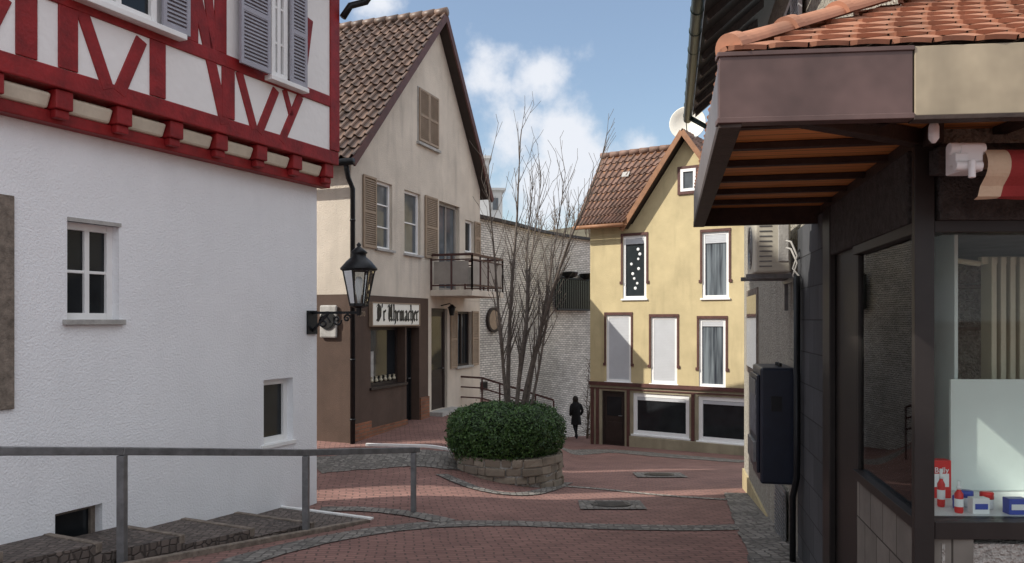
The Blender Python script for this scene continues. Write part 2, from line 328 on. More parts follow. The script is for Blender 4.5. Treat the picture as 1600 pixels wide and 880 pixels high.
def tile_roof(name,A,Bp,C,D,tw,th,mat,parent,amp=.03,lift=.03,flat=False):
    A,Bp,C,D=map(V,(A,Bp,C,D)); N=(Bp-A).cross(D-A).normalized()
    if N.z<0:N=-N
    nx=max(1,round(max((Bp-A).length,(C-D).length)/tw)); ny=max(1,round((D-A).length/th)); vs=[];fs=[]
    def q(s,r): return (A*(1-s)+Bp*s)*(1-r)+(D*(1-s)+C*s)*r
    prof=[(0,.0),(.22,-.5),(.5,-.7),(.72,.2),(.86,1),(1.0,.75),(1.06,.1)] if not flat else [(0.02,0),(.25,.55),(.5,.75),(.75,.55),(.98,0)]
    arc=[0]*7 if not flat else [.16,.04,0,.04,.16]
    for j in range(ny):
        for i in range(nx):
            jl=random.uniform(-.003,.003); sh=(.5 if (flat and j%2) else 0); k=len(vs); m=len(prof); jr=random.uniform(-.03,.03)
            for (r,up,fa) in ((j+jr,lift+jl,1),(j+1.08,.002,0)):
                for e,(s,h) in enumerate(prof):
                    ss=min(1,max(0,(i+s+sh)/nx)); vs.append(q(ss,(r+arc[e]*fa)/ny)+N*(h*amp+up))
            for e,(s,h) in enumerate(prof):
                ss=min(1,max(0,(i+s+sh)/nx)); vs.append(q(ss,(j+jr+arc[e])/ny)+N*(h*amp+lift+jl-.020))
            for e in range(m-1):
                fs.append((k+e,k+e+1,k+m+e+1,k+m+e)); fs.append((k+2*m+e,k+2*m+e+1,k+e+1,k+e))
    me=bpy.data.meshes.new(name); me.from_pydata([tuple(v) for v in vs],[],fs); me.materials.append(mat)
    o=reg(bpy.data.objects.new(name,me),parent); return o
def slab(name,A,Bp,C,D,th,mat,parent):
    A,Bp,C,D=map(V,(A,Bp,C,D)); N=(Bp-A).cross(D-A).normalized()
    if N.z<0:N=-N
    b=B(); b.hexa([A-N*th,Bp-N*th,C-N*th,D-N*th,A,Bp,C,D]); return b.fin(name,mat,parent)
def text(s,size,depth,W,t,z,o,mat,parent,name='lettering',offset=0,sx=1,shear=0):
    cu=bpy.data.curves.new(name,'FONT'); cu.body=s; cu.size=size; cu.extrude=depth; cu.offset=offset; cu.align_x='CENTER'; cu.align_y='CENTER'; cu.shear=shear; cu.resolution_u=3
    tmp=bpy.data.objects.new('tmp',cu); col.objects.link(tmp); bpy.context.view_layer.update()
    me=bpy.data.meshes.new_from_object(tmp.evaluated_get(bpy.context.evaluated_depsgraph_get())); bpy.data.objects.remove(tmp)
    p=W.P(t,z,o); me.transform(Matrix(((W.d.x*sx,0,W.n.x,p.x),(W.d.y*sx,0,W.n.y,p.y),(0,1,0,p.z),(0,0,0,1)))); me.materials.clear(); me.materials.append(mat)
    return reg(bpy.data.objects.new(name,me),parent)
# broad-nib blackletter strokes, (glyph strokes, advance)
mn=lambda x:[(x-.09,.90),(x,.84),(x,.14),(x+.11,.06)]
GL={"D":([[(-.02,1.30),(.2,1.48),(.62,1.28),(.74,.95),(.72,.4),(.42,.04),(.02,.16)],[(.22,1.3),(.18,.9),(.24,.2)],[(.42,1.25),(.42,.2)]],1.02),
"'":([[(.02,1.55),(-.03,1.2)]],.22),
"r":([mn(.1),[(.16,.84),(.3,.98),(.40,.86)]],.56)," ":([],.35),
"U":([[(-.05,1.30),(.12,1.48),(.24,1.25),(.14,.75),(.16,.3),(.36,.04),(.66,.24)],[(.42,1.42),(.66,1.5),(.68,.18),(.82,.05)],[(.40,1.25),(.40,.35)]],1.04),
"h":([[(.0,1.55),(.1,1.42),(.1,.14),(.2,.06)],[(.16,.84),(.34,.98),(.47,.82),(.47,.2),(.34,-.22)]],.70),
"m":([mn(.1),[(.12,.86),(.30,.97),(.42,.84),(.42,.14),(.5,.07)],[(.46,.86),(.62,.97),(.74,.84),(.74,.14),(.85,.06)]],1.02),
"a":([[(.08,.82),(.24,.97),(.44,.84),(.44,.14),(.54,.06)],[(.42,.56),(.10,.42),(.09,.16),(.22,.04),(.42,.2)]],.69),
"c":([[(.42,.84),(.28,.97),(.09,.82),(.09,.2),(.24,.04),(.42,.16)]],.56),
"e":([[(.09,.84),(.09,.2),(.24,.04),(.42,.16)],[(.09,.84),(.26,.97),(.42,.76),(.12,.50)]],.56)}
def blackletter(s,W,t0,t1,zb,h,o,mat,parent):
    adv=sum(GL[c][1] for c in s); kx=(t1-t0)/adv; ky=h/1.55; b=B(); x=0; nb=(.108,.078)
    for c in s:
        st,a=GL[c]
        for i,pl_ in enumerate(st):
            for k,(p,q_) in enumerate(zip(pl_,pl_[1:])):
                pts=[(p[0]+sx*nb[0],p[1]+sx*nb[1]) for sx in (-1,1)]+[(q_[0]+sx*nb[0],q_[1]+sx*nb[1]) for sx in (1,-1)]
                cr=(pts[1][0]-pts[0][0])*(pts[2][1]-pts[1][1])-(pts[1][1]-pts[0][1])*(pts[2][0]-pts[1][0])
                if abs(cr)<.002: continue
                b.prism(W,[(t0+(x+u)*kx,zb+w*ky) for u,w in pts],o,o+.006+.0007*((k+3*i)%7))
        x+=a
    return b.fin('lettering',mat,parent,W)

# ------------------------------------------------------------------ terrain
def H(x,y):
    yy=min(max(y,-10),38); z=-1.6-.097*yy
    R=np.interp(y,[9.5,11,16,19.7,24,28,34],[0,.05,.67,1.17,1.55,1.2,.2])
    x1=np.interp(y,[14,22,27,34],[.9,2.1,1.6,.5]); s=min(1,max(0,(x1-x)/2.9)); s=s*s*(3-2*s)
    z+=R*s
    if x>3: z-=.045*(min(x,8)-3)*min(1,max(0,(y-16)/6))
    return float(z)
def gp(u,v,dz=0):
    D=4.0
    while D<60:
        x=(u-800)/F*D; z=(500-v)/F*D
        if H(x,D)+dz>=z: return V((x,D,H(x,D)+dz))
        D+=.01
    return V((x,D,z))
xs=[-600,-300,-150,-70,-35,-20]+list(np.arange(-14,14.01,.25))+[20,35,70,150,300,600]
ys=[-300,-150,-70,-30,-14]+list(np.arange(-8,42.01,.25))+[50,70,110,170,260,400,700]
vs=[(x,y,H(x,y)) for y in ys for x in xs]; nx=len(xs)
fs=[(j*nx+i,j*nx+i+1,(j+1)*nx+i+1,(j+1)*nx+i) for j in range(len(ys)-1) for i in range(nx-1)]
me=bpy.data.meshes.new('ground'); me.from_pydata(vs,[],fs); me.materials.append(pavers)
g=bpy.data.objects.new('ground',me); col.objects.link(g); g['kind']='structure'
def strip(name,pts,width,mat,dz=.010):
    P=[V((p.x,p.y,0)) for p in pts]; dense=[]
    for i in range(len(P)-1):
        p0=P[max(i-1,0)];p1=P[i];p2=P[i+1];p3=P[min(i+2,len(P)-1)]; n=max(2,int((p2-p1).length/.15))
        for k in range(n):
            t=k/n; dense.append(.5*((2*p1)+(-p0+p2)*t+(2*p0-5*p1+4*p2-p3)*t*t+(-p0+3*p1-3*p2+p3)*t**3))
    dense.append(P[-1]); b=bmesh.new(); rows=[]; m=max(2,int(width/.15))
    for i,p in enumerate(dense):
        d=(dense[min(i+1,len(dense)-1)]-dense[max(i-1,0)]).normalized(); q=V((-d.y,d.x,0)); row=[]
        for k in range(m+1):
            a=p+q*width*(k/m-.5)*(1+random.uniform(-.07,.07)) ; row.append(b.verts.new((a.x,a.y,H(a.x,a.y)+dz)))
        rows.append(row)
    for a,c in zip(rows,rows[1:]):
        for k in range(m): b.faces.new([a[k],a[k+1],c[k+1],c[k]])
    bmesh.ops.recalc_face_normals(b,faces=b.faces)
    me=bpy.data.meshes.new(name); b.to_mesh(me); b.free(); me.materials.append(mat); o=bpy.data.objects.new(name,me); col.objects.link(o); o['kind']='structure'; return o
strip('cobble_path',[gp(300,905),gp(420,865),gp(540,838),gp(660,822),gp(800,819),gp(950,824),gp(1080,826),gp(1168,824)],.40,cobble)
strip('cobble_path',[gp(500,797),gp(570,797),gp(640,804),gp(700,816)],.3,cobble,.014)
strip('cobble_gutter',[gp(1160,772),gp(1178,805),gp(1205,850),gp(1235,910)],.60,cobble,.018)
strip('cobble_apron',[gp(490,728),gp(560,722),gp(640,716),gp(715,722)],1.4,cobble)
strip('cobble_path',[gp(860,758),gp(930,764),gp(1040,775),gp(1162,783)],.16,cobble_sunlit)  # thin cobble band, its sunlit look put into the paler colour
strip('cobble_apron',[gp(860,690),gp(940,705),gp(1050,713),gp(1170,722)],1.5,cobble)
strip('cobble_path',[gp(690,742),gp(760,768),gp(830,772),gp(885,755)],.26,cobble,.015)
def gsquare(u,v,w,mat,name,dz):
    c=gp(u,v); b=bmesh.new(); n=6; vv=[[b.verts.new((c.x+w*(i/n-.5)+.05*(j/n-.5),c.y+w*(j/n-.5),H(c.x+w*(i/n-.5)+.05*(j/n-.5),c.y+w*(j/n-.5))+dz)) for i in range(n+1)] for j in range(n+1)]
    for j in range(n):
        for i in range(n): b.faces.new([vv[j][i],vv[j][i+1],vv[j+1][i+1],vv[j+1][i]])
    me=bpy.data.meshes.new(name); b.to_mesh(me); b.free(); me.materials.append(mat); o=bpy.data.objects.new(name,me); col.objects.link(o); o['kind']='structure'; return c
for (u,v,w) in ((955,790,.95),(1030,743,1.0)):
    c=gsquare(u,v,w,cobble,'cobble_surround',.017)
    ax=V((0,.097,1)).normalized(); b=B(); b.lathe(c+V((0,0,.018)),[(.30,0),(.30,.012),(.26,.012),(.26,.006),(.24,.006),(.24,.013),(.02,.013)],28,axis=ax)
    for k in range(-3,4): b.bar(c+V((-.2,k*.06,.034-.097*k*.06)),c+V((.2,k*.06,.034-.097*k*.06)),.02,.006)
    tag(b.fin('manhole_cover',iron_cover),'round iron manhole cover set in grey cobbles','manhole cover','manhole covers in the red paving')

# ------------------------------------------------------------------ white half-timbered house
SK=V((-.967,-.256,0))    # unseen rear end wall, skewed along the sun direction to pass a light streak
WW=Wl((-2.78,11.3),(-.43,-.903),(.903,-.43))   # t grows towards the camera
hw=thing('half_timbered_house','white rendered house with red half-timbered overhanging upper storey','house',(-4.5,9,-2.4))
r1=WW.R(105,350,186,500); r2=WW.R(412,592,458,692); r3=WW.R(86,795,160,850)
holes=[r1,r2,(r3[0],r3[1],-2.45,r3[3])]
b=B(); wall_holes(b,WW,0,16,-3.6,1.90,holes,.17); b.fin('wall',white_plaster,hw,WW)
def xy(p): return (p.x,p.y)
c0=WW.P(.003,0,-.171); b=B(); b.hprism([xy(c0),xy(c0+SK*7.4),xy(WW.P(15.9,0,-5.97)),xy(WW.P(15.9,0,-.171))],-3.6,1.899); b.fin('wall',white_plaster,hw,WW)
w=window(hw,WW,r1,cols=2,rows=2,rec=.12,fw=.07,sillo=.05)
B().box(WW,r1[0]-.02,r1[1]+.0,r1[3]-.0,r1[3]+.04,-.05,.012).fin('lintel',sill_stone,w,WW)
window(hw,WW,r2,cols=1,rows=1,rec=.12,fw=.08,sillmat=white_paint,sillo=.02,pane=pane_dark)
window(hw,WW,(r3[0],r3[1],-2.45,r3[3]),frame=stone_brown,rec=.13,fw=.05,sill=False)
ta=WW.t(20); b=B(); b.box(WW,ta,ta+.22,WW.z(10,640),WW.z(10,305),-.02,.03).box(WW,ta+.22,ta+1.4,WW.z(10,305)-.2,WW.z(10,305),-.02,.03); ds=b.fin('door_surround',stone_brown,hw,WW,bevel=.008)
B().box(WW,ta+.22,ta+1.4,WW.z(10,640),WW.z(10,305)-.2,-.01,.006).fin('shutter_panel',darkbrown,ds,WW)
# jetty
W2=Wl(WW.P(-.12,0,.30)[:2],(-.43,-.903),(.903,-.43)); TL=16.5
b=B(); b.box(W2,0,TL,1.88,2.0,-.32,-.15).box(W2,0,TL,2.19,2.38,-.3,0.0)
t=.08
while t<TL: b.box(W2,t,t+.18,2.003,2.187,-.3,-.03); b.prism(W2,[(t+.02,1.92),(t+.16,1.92),(t+.16,2.003),(t+.02,2.003)],-.15,-.06); t+=.66
b.fin('jetty_beam',red_timber,hw,W2,bevel=.012)
b=B(); t=.08
while t<TL:
    c0=t+.19; c1=t+.65
    b.hexa([W2.P(c0,2.0,-.20),W2.P(c1,2.0,-.20),W2.P(c1,2.0,-.13),W2.P(c0,2.0,-.13),W2.P(c0,2.17,-.20),W2.P(c1,2.17,-.20),W2.P(c1,2.14,-.07),W2.P(c0,2.14,-.07)]); t+=.66
b.box(W2,0,TL,2.0,2.19,-.3,-.20)
b.fin('jetty_infill',cream_fill,hw,W2,bevel=.025)
c0=W2.P(.02,0,-.012); b=B(); b.hprism([xy(c0),xy(c0+SK*7.7),xy(W2.P(TL,0,-6.0)),xy(W2.P(TL,0,-.012))],2.37,5.6); b.fin('wall',panel_plaster,hw,W2)
b=B(); T=lambda u:W2.t(u); Z=W2.z
b.box(W2,0,.20,2.382,5.6,-.2,.012)
def post(u,z0,z1,w=.20,o=.006): 
    t=T(u); b.box(W2,t-w/2,t+w/2,z0,z1,-.05,o)
def brace(u0,v0,u1,v1,w=.14,o=.003): b.beam(W2,(T(u0),Z(u0,v0)),(T(u1),Z(u1,v1)),w,-.05,o)
b.box(W2,.20,TL,2.98,3.13,-.05,.009)
for u in (357,247,107,42,-60,-200): post(u,2.382,2.98)
for u in (345,300,107,42,-60,-200): post(u,3.13,5.2,.18)
brace(305,-20,352,195,.15); brace(128,15,170,140); brace(222,62,186,146); brace(8,-5,-25,60)
brace(374,112,398,203,.12); brace(432,140,405,208,.12); brace(470,150,440,222,.12); brace(445,140,456,182,.09); brace(485,30,470,150,.12); brace(320,-60,335,80,.13); brace(118,-20,135,20,.13)
b.box(W2,.20,TL,5.2,5.4,-.05,.009)
b.fin('timber_frame',red_timber,hw,W2,bevel=.008)
def shwin(u0,u1,zlow,shs):
    r=(min(T(u0),T(u1)),max(T(u0),T(u1)),zlow,zlow+1.35); t0,t1,z0,z1=r
    q=B(); fw=.07
    q.box(W2,t0,t0+fw,z0,z1,.0,.07).box(W2,t1-fw,t1,z0,z1,.0,.07).box(W2,t0+fw,t1-fw,z0,z0+fw,.0,.07).box(W2,t0+fw,t1-fw,z1-fw,z1,.0,.07).box(W2,(t0+t1)/2-.03,(t0+t1)/2+.03,z0+fw,z1-fw,.0,.06)
    for k in (1,2): q.box(W2,t0+fw,t1-fw,z0+(z1-z0)*k/3-.015,z0+(z1-z0)*k/3+.015,.0,.05)
    w=q.fin('window',white_paint,hw,W2,bevel=.004)
    B().box(W2,t0+.02,t1-.02,z0+.02,z1-.02,.01,.02).fin('pane',pane_dark,w,W2)
    B().box(W2,t0-.35,t1+.06,z0-.06,z0-.0,.0,.13).fin('sill',white_paint,w,W2,bevel=.006)
    for (a,c) in shs:
        a,c=sorted((T(a),T(c))); shutter(W2,a,c,z0+.0,z1,.08,grey_shutter,w,.115)
shwin(418,443,3.06,[(366,412),(445,470)]); shwin(115,238,3.12,[(244,286),(60,110)])
E=W2
slab('roof',E.P(-.4,5.33,.5),E.P(TL,5.33,.5),E.P(TL,9.9,-3),E.P(2.7,9.9,-3),.12,brown_tiles,hw)
slab('roof',E.P(6.0,5.33,-6.2),E.P(TL,5.33,-6.2),E.P(TL,9.9,-3),E.P(2.7,9.9,-3),.12,brown_tiles,hw)
b=B(); b.bm.faces.new([b.bm.verts.new(p) for p in (E.P(.05,5.6,-.05),E.P(2.75,9.5,-3.03),E.P(5.3,5.6,-5.9))]); b.fin('gable',panel_plaster,hw)
b=B(); b.tube([E.P(-.3,5.3,.5),E.P(-.28,4.75,.42),E.P(-.22,4.55,.30),E.P(-.1,4.48,.12),E.P(-.02,4.3,.05)],.05,10); b.tube([E.P(-.4,5.32,.55),E.P(16,5.32,.55)],.07,8)
b.fin('gutter',black_iron,hw,smooth=True)
nb=thing('sun_gap_block','unseen plain block added to narrow the gap for sunlight','house',(-9,12.5,-3))
q0=V((-6.5,11.15,0)); q1=V((-6.5,14.70,0)); b=B(); b.hprism([xy(q0),xy(q0+SK*8),xy(q1+SK*8),xy(q1)],-4,6.2); b.fin('wall',panel_plaster,nb)  # unseen block added to cut the sunlight beside the white house to a slit
b=B(); b.hprism([xy(q0+V((.05,0,0))),xy(q0+SK*8),xy(q1+SK*8),xy(q1+V((.05,0,0)))],6.2,6.4); b.fin('roof',brown_tiles,nb)
# steps beside the house
b=B()
edges=[.72+.82*k for k in range(9)]
zz=-2.60
def wst(t): return max(.45,1.50-.184*t)
for k in range(8):
    t0,t1=edges[k],edges[k+1]; z1=zz+.11*(k+1)
    P=[WW.P(t0,0,.0),WW.P(t1,0,.0),WW.P(t1,0,wst(t1)),WW.P(t0,0,wst(t0))]
    b.hexa([V((p.x,p.y,-3.4)) for p in P]+[V((p.x,p.y,z1-.005-.02*(i in(0,3)))) for i,p in enumerate(P)])
st=b.fin('steps',stairpave); tag(st,'shallow steps of small brown cobbles beside the white house','steps')
for k in range(1,8): 
    t0=edges[k]; z1=zz+.11*(k+1); B().box(WW,t0-.015,t0+.05,z1-.10,z1-.012,0.01,wst(t0)-.0).fin('step_nosing',stone_brown,st,WW,bevel=.006)
b=B(); z1=zz+.11; b.box(WW,edges[0]-.03,edges[0]+.03,z1-.03,z1-.006,0.0,wst(.7)+.1); b.fin('painted_edge',paintline,st,WW)
b=B(); pa=WW.P(edges[0],0,wst(edges[0])+.04); pb_=WW.P(edges[8],0,wst(edges[8])+.04)
b.bar((pa.x,pa.y,H(pa.x,pa.y)-.01),(pb_.x,pb_.y,H(pb_.x,pb_.y)+.02),.07,.10); b.fin('step_kerb',stone_brown,st,bevel=.01)
# ------------------------------------------------------------------ handrail
hr=thing('handrail','galvanised steel handrail with square posts beside the steps','handrail',(-2.4,9.24,H(-2.4,9.24)))
pts=[(-1.33,10.72,-1.755),(-2.4,9.24,-1.545),(-3.67,7.47,-1.235),(-5.2,5.33,-.88)]
b=B()
for p,q in zip(pts,pts[1:]): b.bar(p,q,.055,.075)
b.bar((-1.33,10.72,-1.755),(-1.27,10.80,-1.77),.06,.07)
b.fin('rail',galv,hr,bevel=.008)
for (x,y,z) in pts[:3]: 
    B().bar((x,y,H(x,y)-.1),(x,y,z-.04),.085,.07).fin('post',galv,hr,bevel=.005)
B().bar((-5.0,5.6,-2.3),(-5.0,5.6,-.98),.085,.07).fin('post',galv,hr,bevel=.005)
# ------------------------------------------------------------------ clockmaker shop house
WS=Wl((-3.25,16),(.341,.94),(.94,-.341)); WLf=Wl((-3.25,16),(-.94,.341),(-.341,-.94))
sh=thing('shop_house','beige gabled shop house with brown tiled roof and balcony','house',(-3,18,-2.5))
te=WS.t(750); zs=.52; tp=WS.t(682); zp=WS.z(682,30)
R=WS.R
w1=R(588,285,613,390);w2=R(632,300,657,398);lg=(WS.t(686),WS.t(718),.74,WS.z(700,318)); w5=R(727,345,740,395)
b=B(); wall_holes(b,WS,0,te,zs,3.39,[w1,w2,lg,w5],.17)
b.box(WS,0.002,te,zs-.002,3.388,-9,-.171)
b.prism(WS,[(0,3.39),(te,3.39),(te,3.72),(tp,zp),(0,3.41)],-9,0)
b.fin('wall',cream_render,sh,WS)
tb=WS.t(668)
sw=R(578,512,632,602); en=(WS.t(634),WS.t(654),-2.5,WS.z(644,512)); dr=(WS.t(674),WS.t(699),WS.z(686,640),WS.z(686,482)); w6=R(713,487,736,572)
b=B(); wall_holes(b,WS,0,tb,-3.4,zs-.003,[sw,en],.3,o=.02); b.box(WLf,-.018,9,-3.4,zs-.003,-.1,.018)
b.fin('shopfront',brown_render,sh,WS)
b=B(); wall_holes(b,WS,tb+.001,te,-3.4,zs-.003,[dr,w6],.17); b.box(WS,.1,te,-3.4,zs-.004,-9,-.301); b.fin('wall',cream_render,sh,WS)
b=B(); b.box(WS,.0,sw[0]-.02,-3.2,-2.12,.02,.055).box(WS,en[1]+.02,tb,-3.2,-1.85,.02,.055).box(WS,sw[0]-.02,en[0],-3.2,-2.28,.02,.05); b.fin('plinth',orangebrick,sh,WS)
window(sh,WS,w1,cols=1,rows=3,shut=[(WS.t(566),WS.t(586))],shmat=tan_shutter,pane=pane_grey)
window(sh,WS,w2,cols=1,rows=2,shut=[(WS.t(663),WS.t(682))],shmat=tan_shutter,pane=pane_grey)
window(sh,WS,w5,cols=1,rows=1,shut=[(WS.t(740.5),WS.t(749))],shmat=tan_shutter)
window(sh,WS,(lg[0],lg[1],lg[2],lg[3]),frame=balc_panel,cols=2,rows=1,fw=.08,sill=False,rec=.12,pane=pane_grey)
window(sh,WS,w6,frame=darkbrown,cols=2,rows=1,shut=[(WS.t(703),w6[0]-.02),(w6[1]+.02,WS.t(746))],shmat=tan_shutter)
w=window(sh,WS,sw,frame=darkbrown,cols=1,rows=1,rec=.2,sill=True,sillmat=darkbrown)
B().box(WS,(sw[0]+.12),(sw[0]+.5),sw[2]+.1,sw[2]+.75,-.205,-.2).fin('display_card',sill_stone,w,WS)
for k in range(8):
    tt=sw[0]+.2+k*.2
    if tt<sw[1]-.1: B().lathe(WS.P(tt,sw[2]+.08,-.19),[(.03,0),(.045,.03),(.02,.08),(.03,.12)],8).fin('display_clock',radiator,w)
def door(W,r,o,mat,parent,glass=None):
    t0,t1,z0,z1=r; d=B().box(W,t0,t1,z0,z1,o-.05,o)
    d.box(W,t0+.12,t1-.12,z0+.12,z0+.8,o,o+.015); d.box(W,t0,t0+.07,z0,z1,o,o+.03); d.box(W,t1-.07,t1,z0,z1,o,o+.03); d.box(W,t0+.07,t1-.07,z1-.08,z1,o,o+.03)
    d=d.fin('door',mat,parent,W,bevel=.006)
    B().box(W,t0+.16,t1-.16,z0+1.0,z1-.2,o+.001,o+.012).fin('pane',glass or pane_dark,d,W)
    B().tube([W.P(t1-.12,z0+1.02,o+.02),W.P(t1-.12,z0+1.02,o+.07),W.P(t1-.24,z0+1.02,o+.07)],.012,8).fin('handle',galv,d)
    return d
door(WS,dr,-.1,darkbrown,sh); door(WS,(en[0],en[1],-2.4,en[3]),-.22,black_iron,sh)
B().box(WS,dr[0]-.1,dr[1]+.25,dr[2]-.5,dr[2]-.002,0.0,.35).box(WS,dr[0]-.2,dr[1]+.35,dr[2]-.6,dr[2]-.17,.35,.7).fin('doorstep',sill_stone,sh,WS,bevel=.01)
gw=R(653,146,683,226); w=B().box(WS,gw[0]-.03,gw[1]+.03,gw[2]-.04,gw[3]+.03,-.02,.02).fin('window',sill_stone,sh,WS)
gm=(gw[0]+gw[1])/2; shutter(WS,gw[0],gm-.01,gw[2],gw[3],.022,tan_shutter,w); shutter(WS,gm+.01,gw[1],gw[2],gw[3],.022,tan_shutter,w); B().box(WS,gw[0]-.08,gw[1]+.08,gw[2]-.1,gw[2]-.04,0,.08).fin('sill',sill_stone,w,WS)
def SP(t,o,z): return WS.P(t,z,o)
sl=(zp-3.41)/tp; zl=3.41-.32*sl; slr=(zp-3.72)/(te-tp); zr=3.72-.25*slr
up=.10
tile_roof('roof',SP(-.32,-9,zl+up),SP(-.32,.28,zl+up),SP(tp,.28,zp+up),SP(tp,-9,zp+up),.25,.36,brown_tiles,sh,amp=.05,lift=.055)
tile_roof('roof',SP(te+.25,.28,zr+up),SP(te+.25,-9,zr+up),SP(tp,-9,zp+up),SP(tp,.28,zp+up),.23,.34,brown_tiles,sh,amp=.035,lift=.035)
slab('roof_board',SP(-.32,-9,zl+up-.02),SP(-.32,.25,zl+up-.02),SP(tp,.25,zp+up-.02),SP(tp,-9,zp+up-.02),.08,darkbrown,sh)
slab('roof_board',SP(te+.25,.25,zr+up-.02),SP(te+.25,-9,zr+up-.02),SP(tp,-9,zp+up-.02),SP(tp,.25,zp+up-.02),.08,darkbrown,sh)
b=B(); b.beam(WS,(-.36,zl),(tp,zp+.03),.17,.25,.29); b.beam(WS,(te+.29,zr),(tp,zp+.03),.17,.25,.292); b.fin('barge_board',redbrown,sh,WS)
b=B(); 
for k in range(28):
    o=.3-k*.34; b.tube([SP(tp,o,zp+.15),SP(tp,o-.36,zp+.14)],[.11,.095],10)
b.fin('ridge_tiles',brown_tiles,sh,smooth=True)
b=B(); b.tube([SP(-.40,.3,zl+.02),SP(-.40,-9,zl+.02)],.07,10); b.tube([SP(-.38,.12,zl-.02),SP(-.2,.06,zl-.25),SP(-.06,.08,zl-.45),SP(-.06,.08,-2.9)],.05,10)
for z in (2,.6,-.8,-2): b.lathe(SP(-.06,.08,z),[(.058,-.02),(.058,.02)],12)
b.fin('drainpipe',black_iron,sh,smooth=True)
# balcony
t0b=WS.t(672); t1b=t0b+2.15; zt=1.585; zf=.70; ob=1.1
b=B(); b.box(WS,t0b,t1b,zf-.12,zf+.03,0.0,ob+.02); bal=b.fin('balcony',cream_render,sh,WS,bevel=.01)
b=B()
def frail(p,q,n):
    p=V(p);q=V(q)
    for z,h in ((zt,.055),(zt-.12,.03),(zf+.14,.035)): b.bar(V((p.x,p.y,z)),V((q.x,q.y,z)),.045,h)
    for k in range(n+1):
        m=p.lerp(q,k/n); b.bar(V((m.x,m.y,zf)),V((m.x,m.y,zt-.02)),.05,.045)
frail(SP(t0b+.03,0.02,0),SP(t0b+.03,ob,0),2); frail(SP(t0b+.03,ob,0),SP(t1b-.03,ob,0),4); frail(SP(t1b-.03,ob,0),SP(t1b-.03,.02,0),2)
b.fin('balcony_railing',rust_rail,bal)
b=B()
b.box(WS,t0b+.025,t0b+.035,zf+.17,zt-.16,.09,ob-.09); b.box(WS,t1b-.035,t1b-.025,zf+.17,zt-.16,.06,ob-.06)
for k in range(4): 
    L=(t1b-t0b-.06)/4; b.box(WS,t0b+.03+k*L+.06,t0b+.03+(k+1)*L-.06,zf+.17,zt-.16,ob-.005,ob+.005)
b.fin('balcony_panel',balc_panel,bal)
# shop sign
sr=WS.R(582,475,655,508,.1); t0,t1,z0,z1=sr
s=B().box(WS,t0,t1,z0,z1,.03,.10).fin('shop_sign',white_sign,sh,WS,bevel=.01)
b=B(); f=.025; b.box(WS,t0-f,t1+f,z1,z1+f,.03,.115).box(WS,t0-f,t1+f,z0-f,z0,.03,.115).box(WS,t0-f,t0,z0,z1,.03,.115).box(WS,t1,t1+f,z0,z1,.03,.115); b.fin('sign_frame',tan_shutter,s,WS)
blackletter("D'r Uhrmacher",WS,t0+.17,t1-.03,z0+.085,(z1-z0)*.80,.102,black_letter,s)
text('1870',.15,.004,WS,WS.t(563),WS.z(563,491),.027,tan_shutter,sh)
q=WLf; tcn=q.t(516); 
def wz(v): return q.z(516,v)
cs=B().box(q,tcn-.20,tcn+.20,wz(528),wz(477),.03,.09).fin('clock_sign',sill_stone,sh,q,bevel=.03)
b=B(); c=q.P(tcn,wz(501),.095)
b.lathe(c,[(.19,0),(.19,.012),(.15,.012),(.15,0.02),(.02,.02)],24,axis=q.n); b.fin('clock_emblem',black_letter,cs)
# ------------------------------------------------------------------ street lantern on bracket
ln=thing('street_lamp','black wall lantern on scrolled iron bracket','street lamp',tuple(WW.P(.05,-.1,0)))
ax=WW.P(.12,0,0); od=WW.n; LC=ax+od*.82; lz=.18
b=B(); b.box(WW,.02,.22,-.20,.13,0.0,.03)
b.bar(ax+V((0,0,.1))+od*.02,LC+V((0,0,.10)),.035,.035); b.bar(ax+V((0,0,-.16))+od*.02,ax+od*.3+V((0,0,.09)),.025,.03)
for (cx,cz,r0,s) in ((.22,-.04,.11,1),(.45,.0,.08,-1),(.62,.02,.06,1)):
    pts=[ax+od*(cx+(r0*(1-k/26))*math.cos(k*.36*s))+V((0,0,cz+(r0*(1-k/26))*math.sin(k*.36*s))) for k in range(24)]; b.tube(pts,.014,6)
b.tube([LC+V((0,0,.06)),LC+V((0,0,.2))],[.03,.045],10); b.fin('bracket',black_iron,ln,smooth=False)
b=B(); z0=lz+.03; z1=lz+.50; ra,rb=.12,.215
def hexpt(r,z,k,n=6): return LC+V((r*math.cos(2*math.pi*k/n+.3),r*math.sin(2*math.pi*k/n+.3),z))
for k in range(6):
    b.bar(hexpt(ra,z0,k),hexpt(rb,z1,k),.018,.018); b.bar(hexpt(ra,z0,k),hexpt(ra,z0,k+1),.02,.03); b.bar(hexpt(rb,z1,k),hexpt(rb,z1,k+1),.03,.03)
b.lathe(LC,[(.05,lz-.02),(.13,lz+.01),(.13,lz+.03)],6)
b.fin('lantern_frame',black_iron,ln)
b=B(); b.lathe(LC,[(.25,z1),(.255,z1+.02),(.17,z1+.12),(.10,z1+.18),(.10,z1+.22),(.12,z1+.24),(.05,z1+.30),(.02,z1+.32),(.035,z1+.345),(.005,z1+.38)],18); b.fin('lantern_roof',black_iron,ln,smooth=True)
b=B()
for k in range(6): b.quad(hexpt(ra,z0,k),hexpt(ra,z0,k+1),hexpt(rb,z1,k+1),hexpt(rb,z1,k))
b.fin('lantern_glass',lampglass,ln)
b=B(); b.lathe(LC,[(.02,z0),(.03,z0+.1),(.05,z0+.2),(.055,z0+.32),(.03,z0+.38)],12); b.fin('bulb',whitepl,ln,smooth=True)
l2=thing('street_lamp','small wall lamp beside the shop door','street lamp',tuple(SP(WS.t(690),0,.3)))
